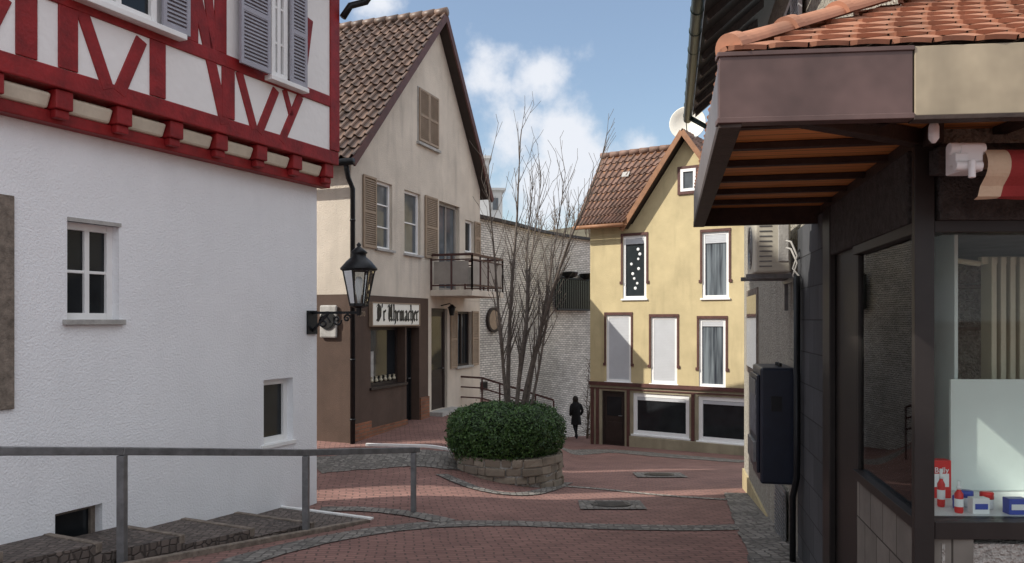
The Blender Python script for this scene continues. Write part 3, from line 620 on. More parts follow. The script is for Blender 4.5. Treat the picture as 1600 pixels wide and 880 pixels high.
b=B(); p=SP(WS.t(689),0,.36); b.tube([p,p+WS.n*.25+V((0,0,.05)),p+WS.n*.3],.015,6); b.lathe(p+WS.n*.3+V((0,0,-.25)),[(.05,0),(.09,.18),(.11,.2),(.02,.28)],8); b.fin('lantern_frame',black_iron,l2)
b=B(); A=gp(572,695,.02); C=gp(716,706,.02); 
n=14
for k in range(n):
    p=A.lerp(C,k/n); r=A.lerp(C,(k+1)/n); b.bar((p.x,p.y,H(p.x,p.y)+.02),(r.x,r.y,H(r.x,r.y)+.02),.09,.05)
o=b.fin('painted_kerb',paintline); tag(o,'white painted kerb edge in front of the shop','kerb')
rr=thing('ramp_railing','red-brown iron railing along the descending ramp','railing',(-.6,21.5,H(-.6,21.5)))
A=V((-1.62,21.2,-1.50)); A2=V((-.80,21.2,-1.55)); C=V((1.09,20.8,-2.10)); b=B(); path=[A,A2]+[A2.lerp(C,k/4) for k in range(1,5)]
for dz in (0,-.27,-.54):
    for p,q_ in zip(path,path[1:]): b.bar(p+V((0,0,dz)),q_+V((0,0,dz)),.04,.05 if dz==0 else .035)
b.fin('rail',rust_rail,rr)
for p in path: B().bar((p.x,p.y,H(p.x,p.y)-.05),(p.x,p.y,p.z-.01),.045,.045).fin('post',rust_rail,rr)

# ------------------------------------------------------------------ white brick building (curved wall)
cp=[V((-1.75,24.3,0)),V((-1.136,25.6,0)),V((0,27.65,0)),V((1.25,30.3,0)),V((3.2,32.9,0)),V((4.8,34.2,0))]
dense=[]
for i in range(len(cp)-1):
    p0=cp[max(i-1,0)];p1=cp[i];p2=cp[i+1];p3=cp[min(i+2,len(cp)-1)]
    for k in range(10):
        t=k/10; dense.append(.5*((2*p1)+(-p0+p2)*t+(2*p0-5*p1+4*p2-p3)*t*t+(-p0+3*p1-3*p2+p3)*t**3))
dense.append(cp[-1])
bk=thing('white_brick_building','curved building wall faced in weathered white brick','building',(0,28,-4))
bm=bmesh.new(); uvl=bm.loops.layers.uv.new('UVMap'); s=0
for p,q_ in zip(dense,dense[1:]):
    L=(q_-p).length; f=bm.faces.new([bm.verts.new((p.x,p.y,-6)),bm.verts.new((q_.x,q_.y,-6)),bm.verts.new((q_.x,q_.y,3.3)),bm.verts.new((p.x,p.y,3.3))])
    for l,uv in zip(f.loops,((s,-6),(s+L,-6),(s+L,3.3),(s,3.3))): l[uvl].uv=uv
    s+=L
me=bpy.data.meshes.new('wall'); bm.to_mesh(me); bm.free(); me.materials.append(whitebrick); reg(bpy.data.objects.new('wall',me),bk)
b=B()
for p,q_ in zip(dense,dense[1:]): b.bar((p.x,p.y,3.34),(q_.x,q_.y,3.34),.35,.10)
b.fin('coping',darkbrown,bk)
b=B(); pl=[(p.x,p.y) for p in dense]+[(4.5,40),(-8,40),(-8,26)]
b.hprism([(x-.12 if i<len(dense) else x,y+.12) for i,(x,y) in enumerate(pl)],-6,3.25); b.fin('body',greyhouse,bk)
WT=Wl((1.25,30.3),(1.95,2.6),(.8,-.6))
gr=WT.R(864,436,920,484)
b=B(); b.box(WT,gr[0],gr[1],gr[2],gr[3],.10,.12); w=b.fin('window',pane_dark,bk,WT)
b=B(); tt=gr[0]
while tt<gr[1]: b.bar(WT.P(tt,gr[2],.2),WT.P(tt,gr[3],.2),.03,.03); tt+=.14
for z in (gr[2],gr[3]): b.bar(WT.P(gr[0],z,.2),WT.P(gr[1],z,.2),.06,.06)
b.fin('window_grille',black_iron,w)
for u in (880,908):
    p=WT.P(WT.t(u),gr[3]+.12,.3); b=B(); b.lathe(p,[(.1,-.12),(.28,-.05),(.34,.1),(.30,.12)],14); bb=b.fin('window_box',black_iron,w)
WT2=Wl((-1.136,25.6),(1.136,2.05),(.874,-.485))
pr=WT2.R(757,480,780,520); b=B(); c=WT2.P((pr[0]+pr[1])/2,(pr[2]+pr[3])/2,.06); b.lathe(c,[(.42,-.05),(.42,.05),(.34,.05),(.34,.02)],20,axis=WT2.n); pq=b.fin('wall_plaque',darkbrown,bk)
b=B(); b.lathe(c+WT2.n*.03,[(.33,-.01),(.33,.0)],20,axis=WT2.n); b.fin('plaque_face',tan_shutter,pq)
b=B(); r_=WT2.R(745,598,758,610,.06); b.box(WT2,r_[0]+.3,r_[0]+.65,r_[2],r_[3],.02,.08); b.fin('vent',black_iron,bk)
gh=thing('grey_house','plain grey flat-roofed building with tall block behind','house',(-1.5,38,-4))
W3=Wl((-4,36),(1,.1),(.1,-1))
b=B(); r_=W3.R(744,248,764,300); b.box(W3,r_[0]-2,r_[1],-5,r_[3],-5,0); b.box(W3,r_[0]-2,r_[1]+.12,r_[3],r_[3]+.12,-5,.15); r2_=W3.R(764,296,786,340); b.box(W3,r_[1],r2_[1],-5,r2_[3],-4,-.3); b.box(W3,r_[1],r2_[1]+.12,r2_[3],r2_[3]+.1,-4,-.15); b.fin('wall',greyhouse,gh,W3)
b=B(); b.box(W3,r_[1]+.2,r2_[1]-.2,r2_[3]-.9,r2_[3]-.35,-.3,-.27); b.fin('window',pane_grey,gh,W3)

# ------------------------------------------------------------------ yellow house
WY=Wl((2.66,27),(.832,-.555),(-.555,-.832)); R=WY.R; T=WY.t; Z=WY.z
yh=thing('yellow_house','yellow rendered house with brown-red tile roof and front gable','house',(5,25.5,-4.2))
a1=R(973,368,1010,467);a2=R(1097,362,1139,466);c1=R(947,492,986,597);c2=R(1017,495,1058,600);c3=R(1092,498,1134,605)
zm=Z(1040,604); d0=(T(940),T(976),Z(958,697),Z(958,611)); g1=R(989,616,1077,682); g2=R(1091,621,1172,692)
b=B(); wall_holes(b,WY,0,7.6,zm,3.15,[a1,a2,c1,c2,c3],.17); b.box(WY,.002,7.6,-5,3.148,-3.2,-.171)
tpk=T(1072); zpk=5.75; tl=T(988)
b.prism(WY,[(tl,3.151),(2*tpk-tl,3.151),(tpk,zpk)],-1.6,-.001)
b.prism(Wl(WY.P(0,0)[:2],(.555,.832),(-.832,.555)),[(0.0,3.148),(3.2,3.148),(1.6,5.7)],-.4,0)
b.fin('wall',yellow_render,yh,WY)
b=B(); wall_holes(b,WY,0,7.6,-5,zm-.003,[(d0[0],d0[1],d0[2],d0[3]),g1,g2],.17); b.fin('wall',olive_render,yh,WY,label='olive brown ground floor wall')
pns=Mpane('pane_dark_decor',(.02,.025,.028))
def surround(r,parent,top=.085,side=.06,full=.72):
    t0,t1,z0,z1=r; q=B(); q.box(WY,t0-side,t1+side,z1,z1+top,-.01,.03); zz=z1-(z1-z0)*full
    q.box(WY,t0-side,t0,zz,z1,-.01,.025).box(WY,t1,t1+side,zz,z1,-.01,.025).box(WY,t0-side-.04,t0,zz-.09,zz,-.01,.035).box(WY,t1,t1+side+.04,zz-.09,zz,-.01,.035); q.fin('surround',redbrown,parent,WY)
for r,kw in ((a1,dict(bl=.10,pane=pns)),(a2,dict(bl=.14,pane=pane_curtain)),(c1,dict(bl=1.0)),(c2,dict(bl=1.0)),(c3,dict(bl=.08,pane=pane_curtain))):
    w=window(yh,WY,r,fw=.09,rec=.05,sillmat=white_paint,sillo=.05,**kw); surround(r,w)
    if r is a1:
        for k in range(9):
            c=WY.P(random.uniform(r[0]+.22,r[1]-.22),r[2]+.35+k*.16,-.066); B().lathe(c,[(random.uniform(.03,.06),0),(.03,.006)],6,axis=WY.n).fin('window_decoration',whitepl,w)
gwn=R(1064,264,1088,299); w=window(yh,WY,gwn,rec=-.035,fw=.09,sill=False,pane=pane_grey); B().box(WY,gwn[0]-.1,gwn[1]+.1,gwn[3],gwn[3]+.09,.0,.05).box(WY,gwn[0]-.1,gwn[1]+.1,gwn[2]-.09,gwn[2],.0,.05).box(WY,gwn[0]-.1,gwn[0],gwn[2],gwn[3],.0,.045).box(WY,gwn[1],gwn[1]+.1,gwn[2],gwn[3],.0,.045).fin('surround',redbrown,w,WY)
for r in (g1,g2): window(yh,WY,r,fw=.13,rec=.06,cols=1,sillmat=white_paint,sillo=.06,bl=.10)
door(WY,d0,-.09,darkbrown,yh,pane_dark)
b=B(); b.box(WY,-.02,7.6,zm-.06,zm+.06,0,.06).box(WY,-.02,7.6,zm-.18,zm-.14,0,.03)
for u in (926,934,982,1083): b.box(WY,T(u)-.05,T(u)+.05,-4.6,zm-.18,0,.045)
b.fin('trim_board',redbrown,yh,WY)
b=B(); b.box(WY,d0[1]+.2,7.6,-5,g1[2]-.06,0,.10); b.fin('plinth',olive_render,yh,WY,bevel=.02)
eo=.42; ezz=3.08; rb=-1.6; rz=5.72
def YP(t,o,z): return WY.P(t,z,o)
tile_roof('roof',YP(-.38,eo,ezz+.1),YP(tl-.10,eo,ezz+.1),YP(tpk-.05,rb,rz+.1),YP(-.38,rb,rz+.1),.26,.36,red_tiles,yh,amp=.045,lift=.05)
slab('roof_board',YP(-.36,eo,ezz+.08),YP(tl-.12,eo,ezz+.08),YP(tpk,rb,rz+.08),YP(-.36,rb,rz+.08),.09,orange_wood,yh)
slab('roof_board',YP(-.36,-3.6,ezz+.08),YP(8,-3.6,ezz+.08),YP(8,rb,rz+.08),YP(-.36,rb,rz+.08),.09,orange_wood,yh)
gs=(zpk-3.15)/(tpk-tl)
for sgn in (-1,1):
    te_=tpk+sgn*(tpk-tl+.22); ze=zpk-gs*(tpk-tl+.22)
    tile_roof('roof',YP(te_,.36,ze+.22),YP(te_,-.3,ze+.22),YP(tpk,-1.6,zpk+.22),YP(tpk,.36,zpk+.22),.24,.34,red_tiles,yh)
    slab('roof_board',YP(te_,.34,ze+.20),YP(te_,-.3,ze+.20),YP(tpk,-1.6,zpk+.20),YP(tpk,.34,zpk+.20),.08,darkbrown,yh)
b=B()
for sgn in (-1,1):
    te_=tpk+sgn*(tpk-tl+.24); ze=zpk-gs*(tpk-tl+.24); b.beam(WY,(te_,ze+.13),(tpk,zpk+.15),.16,.34,.385+.004*sgn)
b.fin('barge_board',orange_wood,yh,WY)
b=B()
for k in range(10): b.tube([YP(-.4+k*.38,rb,rz+.17),YP(-.4+(k+1)*.38,rb,rz+.17)],[.12,.10],8)
b.fin('ridge_tiles',red_tiles,yh,smooth=True)
b=B(); b.tube([YP(-.4,eo+.05,ezz+.02),YP(tl-.1,eo+.05,ezz+.02)],.07,8); b.fin('gutter',orange_wood,yh,smooth=True)
b=B()
for u,v in ((958,272),(1035,268)): 
    tt=T(u); k=.62; b.hexa([YP(tt-.1+i*.26,eo+(rb-eo)*(k+j*.06),ezz+(rz-ezz)*(k+j*.06)+.19+h) for h in (0,.03) for (i,j) in ((0,0),(1,0),(1,1),(0,1))])
b.fin('roof_glass_tile',sill_stone,yh)
sd=thing('satellite_dish','cream satellite dish on a mast above the yellow house roof','satellite dish',tuple(YP(tpk+.0,-.9,5.3)))
c=YP(tpk-.18,-.6,6.34); axd=V((-.30,-.92,.15)); b=B(); b.lathe(c,[(.01,-.10),(.2,-.07),(.42,.02),(.56,.10),(.58,.10),(.44,0),(.2,-.09),(.01,-.12)],28,axis=axd); b.fin('dish',dishm,sd,smooth=True)
b=B(); b.tube([YP(tpk-.02,-.9,5.0),c-axd*.2],.03,8); b.tube([c-V((0,0,.5)),c+axd.normalized()*.55-V((0,0,.1))],.015,6); b.lathe(c+axd.normalized()*.55-V((0,0,.1)),[(.04,-.05),(.05,.05)],8,axis=axd); b.fin('mast',black_iron,sd)

# ------------------------------------------------------------------ right house with shop
WR=Wl((1.303,0),(.195,.981),(-.981,.195)); yv=lambda y:y/.981
rh=thing('corner_shop_house','grey roughcast corner house with glazed shop and tiled canopy','house',(3.5,8,-2.5))
b=B(); P2=lambda y,o:(WR.P(yv(y),0,o).x,WR.P(yv(y),0,o).y)
b.hprism([P2(7.9,0),P2(13.9,0),P2(13.9,-6),P2(7.9,-6)],-4.2,.9); b.hprism([(2.12,4.1),P2(13.9,0),P2(13.9,-6),(8,3.8)],.9,3.95); b.fin('wall',roughcast,rh,WR)
b=B(); b.box(WR,yv(7.95),yv(13.93),-4.2,-2.6,-.2,.03); b.fin('plinth',ochre_plinth,rh,WR)
r_=WR.R(1169,462,1184,575); w=B().box(WR,r_[0]-.1,r_[1]+.1,r_[2]-.1,r_[3]+.1,.0,.02).fin('window',stone_brown,rh,WR); B().box(WR,r_[0],r_[1],r_[2],r_[3],.02,.026).fin('pane',pane_grey,w,WR)
r_=WR.R(1217,757,1233,850); b=B(); b.box(WR,r_[0],r_[1],r_[2],r_[3],.03,.045)
z=r_[2]+.03
while z<r_[3]-.03: b.box(WR,r_[0]+.03,r_[1]-.03,z,z+.015,.045,.06); z+=.045
b.fin('vent',galv,rh,WR)
r_=(yv(8.1),yv(9.0),2.0,3.4); q=B(); t0,t1,z0,z1=r_; q.box(WR,t0,t1,z0,z1,0.0,.03); w=q.fin('window',white_paint,rh,WR); B().box(WR,t0+.08,t1-.08,z0+.08,z1-.08,.03,.035).fin('pane',pane_grey,w,WR)
shutter(WR,t0-.55,t0-.02,z0,z1,.04,blind,w); shutter(WR,t1+.02,t1+.55,z0,z1,.04,blind,w)
OV=.87
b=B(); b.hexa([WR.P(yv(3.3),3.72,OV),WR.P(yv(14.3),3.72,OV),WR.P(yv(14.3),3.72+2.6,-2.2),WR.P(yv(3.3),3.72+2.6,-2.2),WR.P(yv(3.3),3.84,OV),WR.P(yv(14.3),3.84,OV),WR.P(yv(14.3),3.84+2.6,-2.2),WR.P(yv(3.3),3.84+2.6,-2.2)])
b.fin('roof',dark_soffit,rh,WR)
tile_roof('roof_tiles',WR.P(yv(14.35),3.88,OV+.05),WR.P(yv(3.25),3.88,OV+.05),WR.P(yv(3.25),6.5,-2.2),WR.P(yv(14.35),6.5,-2.2),.23,.34,brown_tiles,rh)
y=3.5
while y<14.3:
    b=B(); b.hexa([WR.P(yv(y)+i,3.60+(OV-o)*.846+k,o) for k in (-.0,.14) for (i,o,j) in ((0,OV-.04,1),(.1,OV-.04,1),(.1,.0,0),(0,.0,0))]); b.fin('rafter',beam_wood,rh); y+=.75
b=B(); b.tube([WR.P(yv(3.2),3.70,OV+.09),WR.P(yv(14.3),3.66,OV+.09)],.075,12)
y=3.6
while y<14.2: b.lathe(WR.P(yv(y),3.68,OV+.09),[(.083,-.012),(.083,.012)],12,axis=WR.d); y+=.7
b.tube([WR.P(yv(14.1),3.66,OV+.09),WR.P(yv(14.0),3.35,.5),WR.P(yv(13.85),3.1,.04)],.045,8)
b.fin('gutter',gutterm,rh,smooth=True)
b=B(); b.box(WR,yv(6.5),yv(7.9),-4,.899,-.3,.03); b.fin('slate_pier',slate,rh,WR)
b=B(); b.box(WR,yv(5.52),yv(6.5),-4,.9,-.2,.0); b.box(WR,yv(6.22),yv(6.5),-4,.9,0,.05); b.fin('pilaster',frame_black,rh,WR,bevel=.008)
# shop glazing
WF=Wl((2.12,4.1),(.998,-.03),(-.03,-.998)); sb=-1.035; stp=.45
t4=yv(4.12); t5=yv(5.52)
b=B(); b.box(WR,t4,t5,-4,sb-.06,-.25,.0); b.fin('stall_riser',stonepanel,rh,WR)
b=B(); b.box(WF,.1,5,-4,sb-.12,-.25,.0); b.fin('stall_riser',roughstone,rh,WF)
b=B()
b.box(WR,t4+.05,t5,sb-.06,sb,-.07,.03).box(WR,t4+.05,t5,stp,stp+.06,-.07,.03).box(WR,t5-.03,t5,sb,stp,-.06,.0)
b.box(WF,.05,5,sb-.09,sb-.0,-.10,.03).box(WF,.05,5,stp,stp+.06,-.10,.03)
for tt in (1.75,): b.box(WF,tt,tt+.05,sb,stp,-.08,.02)
b.hprism([(2.065,4.07),(2.160,4.055),(2.17,4.12),(2.15,4.15),(2.095,4.16)],-4,.9)
sf=b.fin('shop_window',frame_black,rh,WF,bevel=.003)
B().box(WR,t4+.05,t5-.03,sb,stp,-.025,-.019).fin('pane',glassm,sf,WR)
B().box(WF,.05,1.75,sb,stp,-.055,-.049).box(WF,1.80,5,sb,stp,-.055,-.049).fin('pane',glassm,sf,WF)
b=B(); b.box(WR,t4+.1,t5+.9,stp+.06,.9,-.3,.04); b.box(WF,.06,5,stp+.06,.9,-.3,.06); b.box(WF,.0,5,stp+.28,.86,.06,.16); b.fin('lintel',lintelstone,rh,WF,bevel=.01)
# interior
b=B(); b.cbox(3.1,8,7.8,7.88,-4,.9); b.cbox(7.9,8,3.9,7.8,-4,.9); b.hprism([(2.15,4.2),(8,4.0),(8,7.8),(2.9,7.8)],stp+.1,.88); b.hprism([(2.25,4.2),(8,4.0),(8,7.8),(2.95,7.8)],-2.6,-2.5)
b.fin('interior_wall',interior,rh)
b=B(); b.hprism([(2.20,4.17),(5,4.06),(5,4.9),(3.0,4.9),(3.15,6.9),(2.73,6.9),(2.43,5.35)],sb-.06,sb-.005); b.fin('display_shelf',shelfm,rh)
b=B(); b.box(WR,yv(4.75),yv(5.52),sb,stp+.1,-.20,-.185); b.fin('display_panel',shelfm,rh,WR)
b=B(); b.box(WR,yv(5.0),yv(5.9),sb,stp+.1,-.47,-.45); b.fin('display_panel',mint,rh,WR)
b=B(); b.box(W0,2.66,4.6,sb,-.36,-4.83,-4.81); b.fin('display_panel',mint,rh)
b=B()
for k in range(4): b.box(W0,3.04+k*.06,3.04+k*.06+.035,-1.0,.40,-5.15,-5.03)
b.bar((3.0,5.09,.38),(3.30,5.09,.38),.05,.05); b.bar((3.0,5.09,-.95),(3.30,5.09,-.95),.05,.05); b.tube([(3.0,5.09,.36),(2.85,5.09,.38),(2.80,5.09,.3)],.02,8)
b.fin('radiator',radiator,rh,bevel=.012)
b=B(); 
for k in range(4): b.cbox(3.9+k*.9,4.3+k*.9,6.8,7.4,-2.5,-1.2+.25*(k%3))
for z in (-.6,-.1,.3): b.cbox(3.5,7.5,7.5,7.75,z,z+.03)
b.fin('shop_furniture',stone_brown,rh)
def product(kind,x,y,mat,capm,label,h=.16,r=.022):
    e=thing(kind,label,kind.replace('_',' '),(x,y,sb-.005),'cosmetics on the display shelf'); c=V((x,y,sb-.004))
    if kind=='spray_bottle':
        B().lathe(c,[(r*.9,0),(r,.01),(r,h*.6),(r*.5,h*.7),(r*.45,h*.74)],16).fin('body',mat,e,smooth=True)
        B().lathe(c,[(r*.55,h*.74),(r*.55,h*.85),(r*.35,h*.86),(r*.4,h),(r*.1,h)],12).fin('cap',capm,e,smooth=True)
        B().lathe(c,[(r*1.03,h*.2),(r*1.03,h*.45)],16).fin('bottle_label',capm,e)
    elif kind=='cream_jar':
        B().lathe(c,[(r*.9,0),(r,.01),(r,h*.6),(r*.9,h*.65)],18).fin('body',capm,e,smooth=True)
        B().lathe(c,[(r*1.05,h*.6),(r*1.05,h*.95),(r*.95,h)],18).fin('lid',mat,e,smooth=True)
    else:
        B().cbox(x-r,x+r,y-r*.6,y+r*.6,c.z,c.z+h).fin('body',mat,e,bevel=.003)
        B().cbox(x-r*.75,x+r*.75,y-r*.6-.003,y-r*.6-.0005,c.z+h*.3,c.z+h*.65).fin('box_label',capm,e)
    return e
product('spray_bottle',2.39,4.42,redpl,whitepl,'red spray bottle with white cap in the shop window',.21,.020)
product('spray_bottle',2.41,4.28,redpl,whitepl,'red bottle with white pump on the shelf',.17,.022)
product('spray_bottle',2.35,4.80,redpl,whitepl,'red bottle with white cap beside the side window',.24,.022)
product('spray_bottle',2.37,4.94,whitepl,redpl,'white bottle with red cap beside the side window',.19,.022)
bx=product('product_box',2.50,4.66,redpl,whitepl,'red cardboard box with white lettering',.22,.06)
text('Bally',.045,.001,W0,2.50,sb+.16,-4.66+.043,whitepl,bx)
product('product_box',2.51,4.27,whitepl,bluepl,'white and blue cream box on the shelf',.085,.045)
product('product_box',2.70,4.26,bluepl,whitepl,'blue cream box with white label on the shelf',.085,.05)
product('cream_jar',2.53,4.42,bluepl,whitepl,'small jar with blue lid on the shelf',.09,.035)
product('cream_jar',2.62,4.38,redpl,whitepl,'small jar with red lid on the shelf',.09,.034)
product('cream_jar',2.46,4.38,bluepl,bluepl,'dark blue round cream jar on the shelf',.07,.026)
product('product_box',2.40,5.10,radiator,whitepl,'small beige carton by the side window',.14,.035)
# ------------------------------------------------------------------ canopy
C0=(.89,3.4); WC=Wl(C0,(.195,.981),(-.981,.195)); WCF=Wl(C0,(.9943,-.107),(-.107,-.9943)); CL=3.70
cb,ct=.85,1.13
ca=B(); ca.box(WC,.0,CL,cb+.02,ct,-.03,0); can=ca.fin('canopy',grey_metal,rh,WC,bevel=.004,label='projecting canopy with metal fascia and plank soffit')
b=B(); b.box(WCF,-.004,.785,cb,ct,-.04,.012); b.box(WCF,-.012,.79,cb-.012,cb+.012,-.05,.02); b.box(WCF,-.012,.79,ct-.008,ct+.012,-.05,.02); b.fin('fascia',bronze,can,WCF,bevel=.003,label='dark bronze metal fascia')
b=B(); b.box(WCF,.792,4.2,cb,ct+.01,-.04,.014);  b.fin('fascia',beige_metal,can,WCF,bevel=.003,label='weathered beige metal fascia')
b=B(); b.box(WCF,.787,4.2,cb-.02,cb-.0,-.05,.022); b.box(WC,0,CL,cb-.03,cb+.018,-.09,.005); b.box(WC,0,CL,cb+.02,.975,-.10,-.032); b.box(WC,CL,CL+.05,cb-.02,ct,-1.1,0); b.fin('fascia_trim',beam_wood,can,WC,bevel=.003)
b=B(); b.hprism([(.93,3.44),(4.3,3.08),(4.3,4.1),(2.12,4.1),P2(7.0,0),(1.64,7.0)],.985,1.01); b.fin('soffit',soffit_wood,can)
b=B()
for tt in (.55,1.05,1.55,2.1,2.65,3.2): b.box(WC,tt,tt+.055,.945,.983,-1.09,-.10)
b.bar((.93,3.45,.94),(2.12,4.12,.94),.08,.08)
for x in (1.75,2.45,3.2): b.cbox(x,x+.07,3.35,4.05,.945,.983)
b.box(WC,0.75,CL,.88,.984,-1.12,-1.06)
b.fin('soffit_beam',beam_wood,can,bevel=.004)
A=V((.90,3.38,ct+.015)); E2=V((4.9,2.95,ct+.03)); 
tile_roof('canopy_tiles',A,E2,V((4.9,4.05,1.66)),V((2.12,4.1,1.66)),.165,.16,terracotta,can,amp=.012,lift=.018,flat=True)
tile_roof('canopy_tiles',V((1.616,7.03,ct+.015)),A,V((2.12,4.1,1.66)),V((2.70,7.03,1.66)),.165,.16,terracotta,can,amp=.012,lift=.018,flat=True)
b=B(); b.hexa([V((.9,3.4,1.10)),V((4.9,2.97,1.10)),V((4.9,4.1,1.10)),V((2.14,4.12,1.10)),V((.9,3.4,1.12)),V((4.9,2.97,1.12)),V((4.9,4.1,1.63)),V((2.14,4.12,1.63))]); b.fin('canopy_deck',beam_wood,can)
b=B(); p0=V((.93,3.42,ct+.05)); p1=V((2.12,4.08,1.72)); n=4
for k in range(n):
    a=p0.lerp(p1,k/n); c=p0.lerp(p1,(k+1.12)/n); d=(c-a).normalized(); x=d.cross(V((0,0,1))).normalized(); y=x.cross(d)
    m=12; rg=[]
    for (pp,rr_) in ((a,.08),(a.lerp(c,.12),.08),(a.lerp(c,.121),.068),(c,.058)):
        rg.append([b.bm.verts.new(pp+x*(rr_*math.cos(math.pi*i/m))+y*(rr_*.9*math.sin(math.pi*i/m)-.02)) for i in range(m+1)])
    for q1_,q2_ in zip(rg,rg[1:]):
        for i in range(m): b.bm.faces.new([q1_[i],q1_[i+1],q2_[i+1],q2_[i]])
    b.bm.faces.new(rg[0])
b.fin('hip_tiles',terracotta,can,smooth=False)
sp=thing('spot_lamp','small bulb spotlight under the canopy','lamp',(1.86,3.55,.98))
B().lathe((1.86,3.5,.80),[(.008,-.02),(.022,0),(.022,.05),(.014,.075)],12).fin('bulb',whitepl,sp,smooth=True); B().lathe((1.86,3.5,.87),[(.02,0),(.025,.02),(.012,.05),(.012,.12)],12).fin('lamp_holder',black_iron,sp,smooth=True)
aw=thing('awning','rolled beige and red striped fabric awning above shop window','awning',(2.6,3.6,.7))
def roll(x0,x1,mat,nm):
    q=B(); n=18
    prof=[( .0,-.14),(.03,-.135),(.05,-.09)]+[(.04+.07*math.cos(math.pi*(-.25+1.25*k/n)),.0+.075*math.sin(math.pi*(-.25+1.25*k/n))) for k in range(n+1)]
    y0=3.66; rows=[]
    nx_=max(2,int((x1-x0)/.04))
    for i in range(nx_+1):
        x=x0+(x1-x0)*i/nx_; rows.append([q.bm.verts.new((x,y0-py,.70+pz-(.006*abs(math.sin(x*14)) if k==0 else 0))) for k,(py,pz) in enumerate(prof)])
    for r1_,r2_ in zip(rows,rows[1:]):
        for k in range(len(prof)-1): q.bm.faces.new([r1_[k],r1_[k+1],r2_[k+1],r2_[k]])
    return q.fin(nm,mat,aw,smooth=False)
roll(2.13,2.235,awn_beige,'awning_fabric'); roll(2.235,4.2,awn_red,'awning_stripe')
b=B(); b.cbox(2.02,2.12,3.57,3.70,.67,.79); b.tube([(1.98,3.6,.775),(2.14,3.6,.775)],.028,12); b.tube([(1.98,3.55,.69),(2.1,3.55,.69)],.022,12); b.tube([(2.04,3.52,.63),(2.04,3.52,.71)],.016,10); b.cbox(1.99,2.05,3.56,3.62,.70,.75); b.fin('awning_bracket',whitepl,aw,bevel=.006)
# ------------------------------------------------------------------ AC unit
ac=thing('air_conditioner','beige outdoor air conditioner unit on a wall bracket','air conditioner',tuple(WR.P(yv(8.0),.4,.2)))
b=B(); b.box(WR,yv(7.85),yv(8.65),.47,1.06,.10,.44); b.fin('casing',ac_mat,ac,WR,bevel=.02)
b=B(); fc=WR.P(yv(8.32),.76,.442)
for r in (.06,.1,.14,.18,.22): b.tube([fc+(WR.d*math.cos(a)+V((0,0,1))*math.sin(a))*r for a in [k*math.pi/12 for k in range(25)]],.006,5,cap=False)
b.lathe(fc,[(.05,0),(.05,.012)],14,axis=WR.n)
z=.53
while z<1.02: b.box(WR,yv(7.846),yv(7.851),z,z+.012,.28,.40); z+=.05
b.fin('fan_grille',galv,ac)
b=B(); b.box(WR,yv(7.841),yv(7.851),.58,.98,.12,.22); b.fin('service_cover',sill_stone,ac,WR,bevel=.006)
b=B()
for y in (7.92,8.5): b.box(WR,yv(y),yv(y)+.05,.42,.462,.03,.52); b.beam(WR,(yv(y)+.025,.1),(yv(y)+.026,.42),.03,.03,.07)
b.box(WR,yv(7.86),yv(8.6),.38,.42,.03,.08); b.fin('bracket',galv,ac,WR)
b=B(); 
for dz in (0,.07): b.tube([WR.P(yv(7.8),.78-dz,.15),WR.P(yv(7.7),.76-dz,.12),WR.P(yv(7.65),.62-dz,.07),WR.P(yv(7.72),.5-dz,.1),WR.P(yv(7.6),.42-dz,.06),WR.P(yv(7.6),-.3,.06)],.010,8)
b.fin('pipes',sill_stone,ac,smooth=True)
b=B(); b.tube([WR.P(yv(7.55),.42,.09),WR.P(yv(7.55),-1.5,.09),WR.P(yv(7.6),-1.7,.12),WR.P(yv(7.6),-2.5,.12)],.03,10); b.tube([WR.P(yv(7.7),.4,.07),WR.P(yv(7.7),-1.4,.07)],.018,8)
b.fin('drainpipe',black_iron,rh,smooth=True)
vm=thing('vending_machine','dark navy wall-mounted cigarette vending machine','vending machine',tuple(WR.P(yv(8.0),-1.65,.2)))
b=B(); b.box(WR,yv(7.75),yv(8.5),-1.62,-.47,.06,.40); b.fin('casing',navy,vm,WR,bevel=.025)
b=B(); b.box(WR,yv(7.80),yv(8.45),-1.52,-.55,.40,.43); b.fin('front_panel',navy,vm,WR,bevel=.01)
b=B(); b.box(WR,yv(7.84),yv(8.4),-1.15,-.62,.431,.437); b.fin('advert_panel',stickerm,vm,WR)
b=B(); b.box(WR,yv(7.84),yv(8.4),-.75,-.60,.438,.444); b.box(WR,yv(7.84),yv(8.4),-1.42,-1.22,.431,.46); b.fin('coin_slot',galv,vm,WR,bevel=.004)
for y in (7.88,8.0,8.1): B().lathe(WR.P(yv(y),-.465,.2),[(.02,0),(.02,.03),(.01,.035)],10).fin('bolt',black_iron,vm)
B().box(WR,yv(7.742),yv(7.752),-.9,-.75,.2,.3).fin('lock',black_iron,vm)

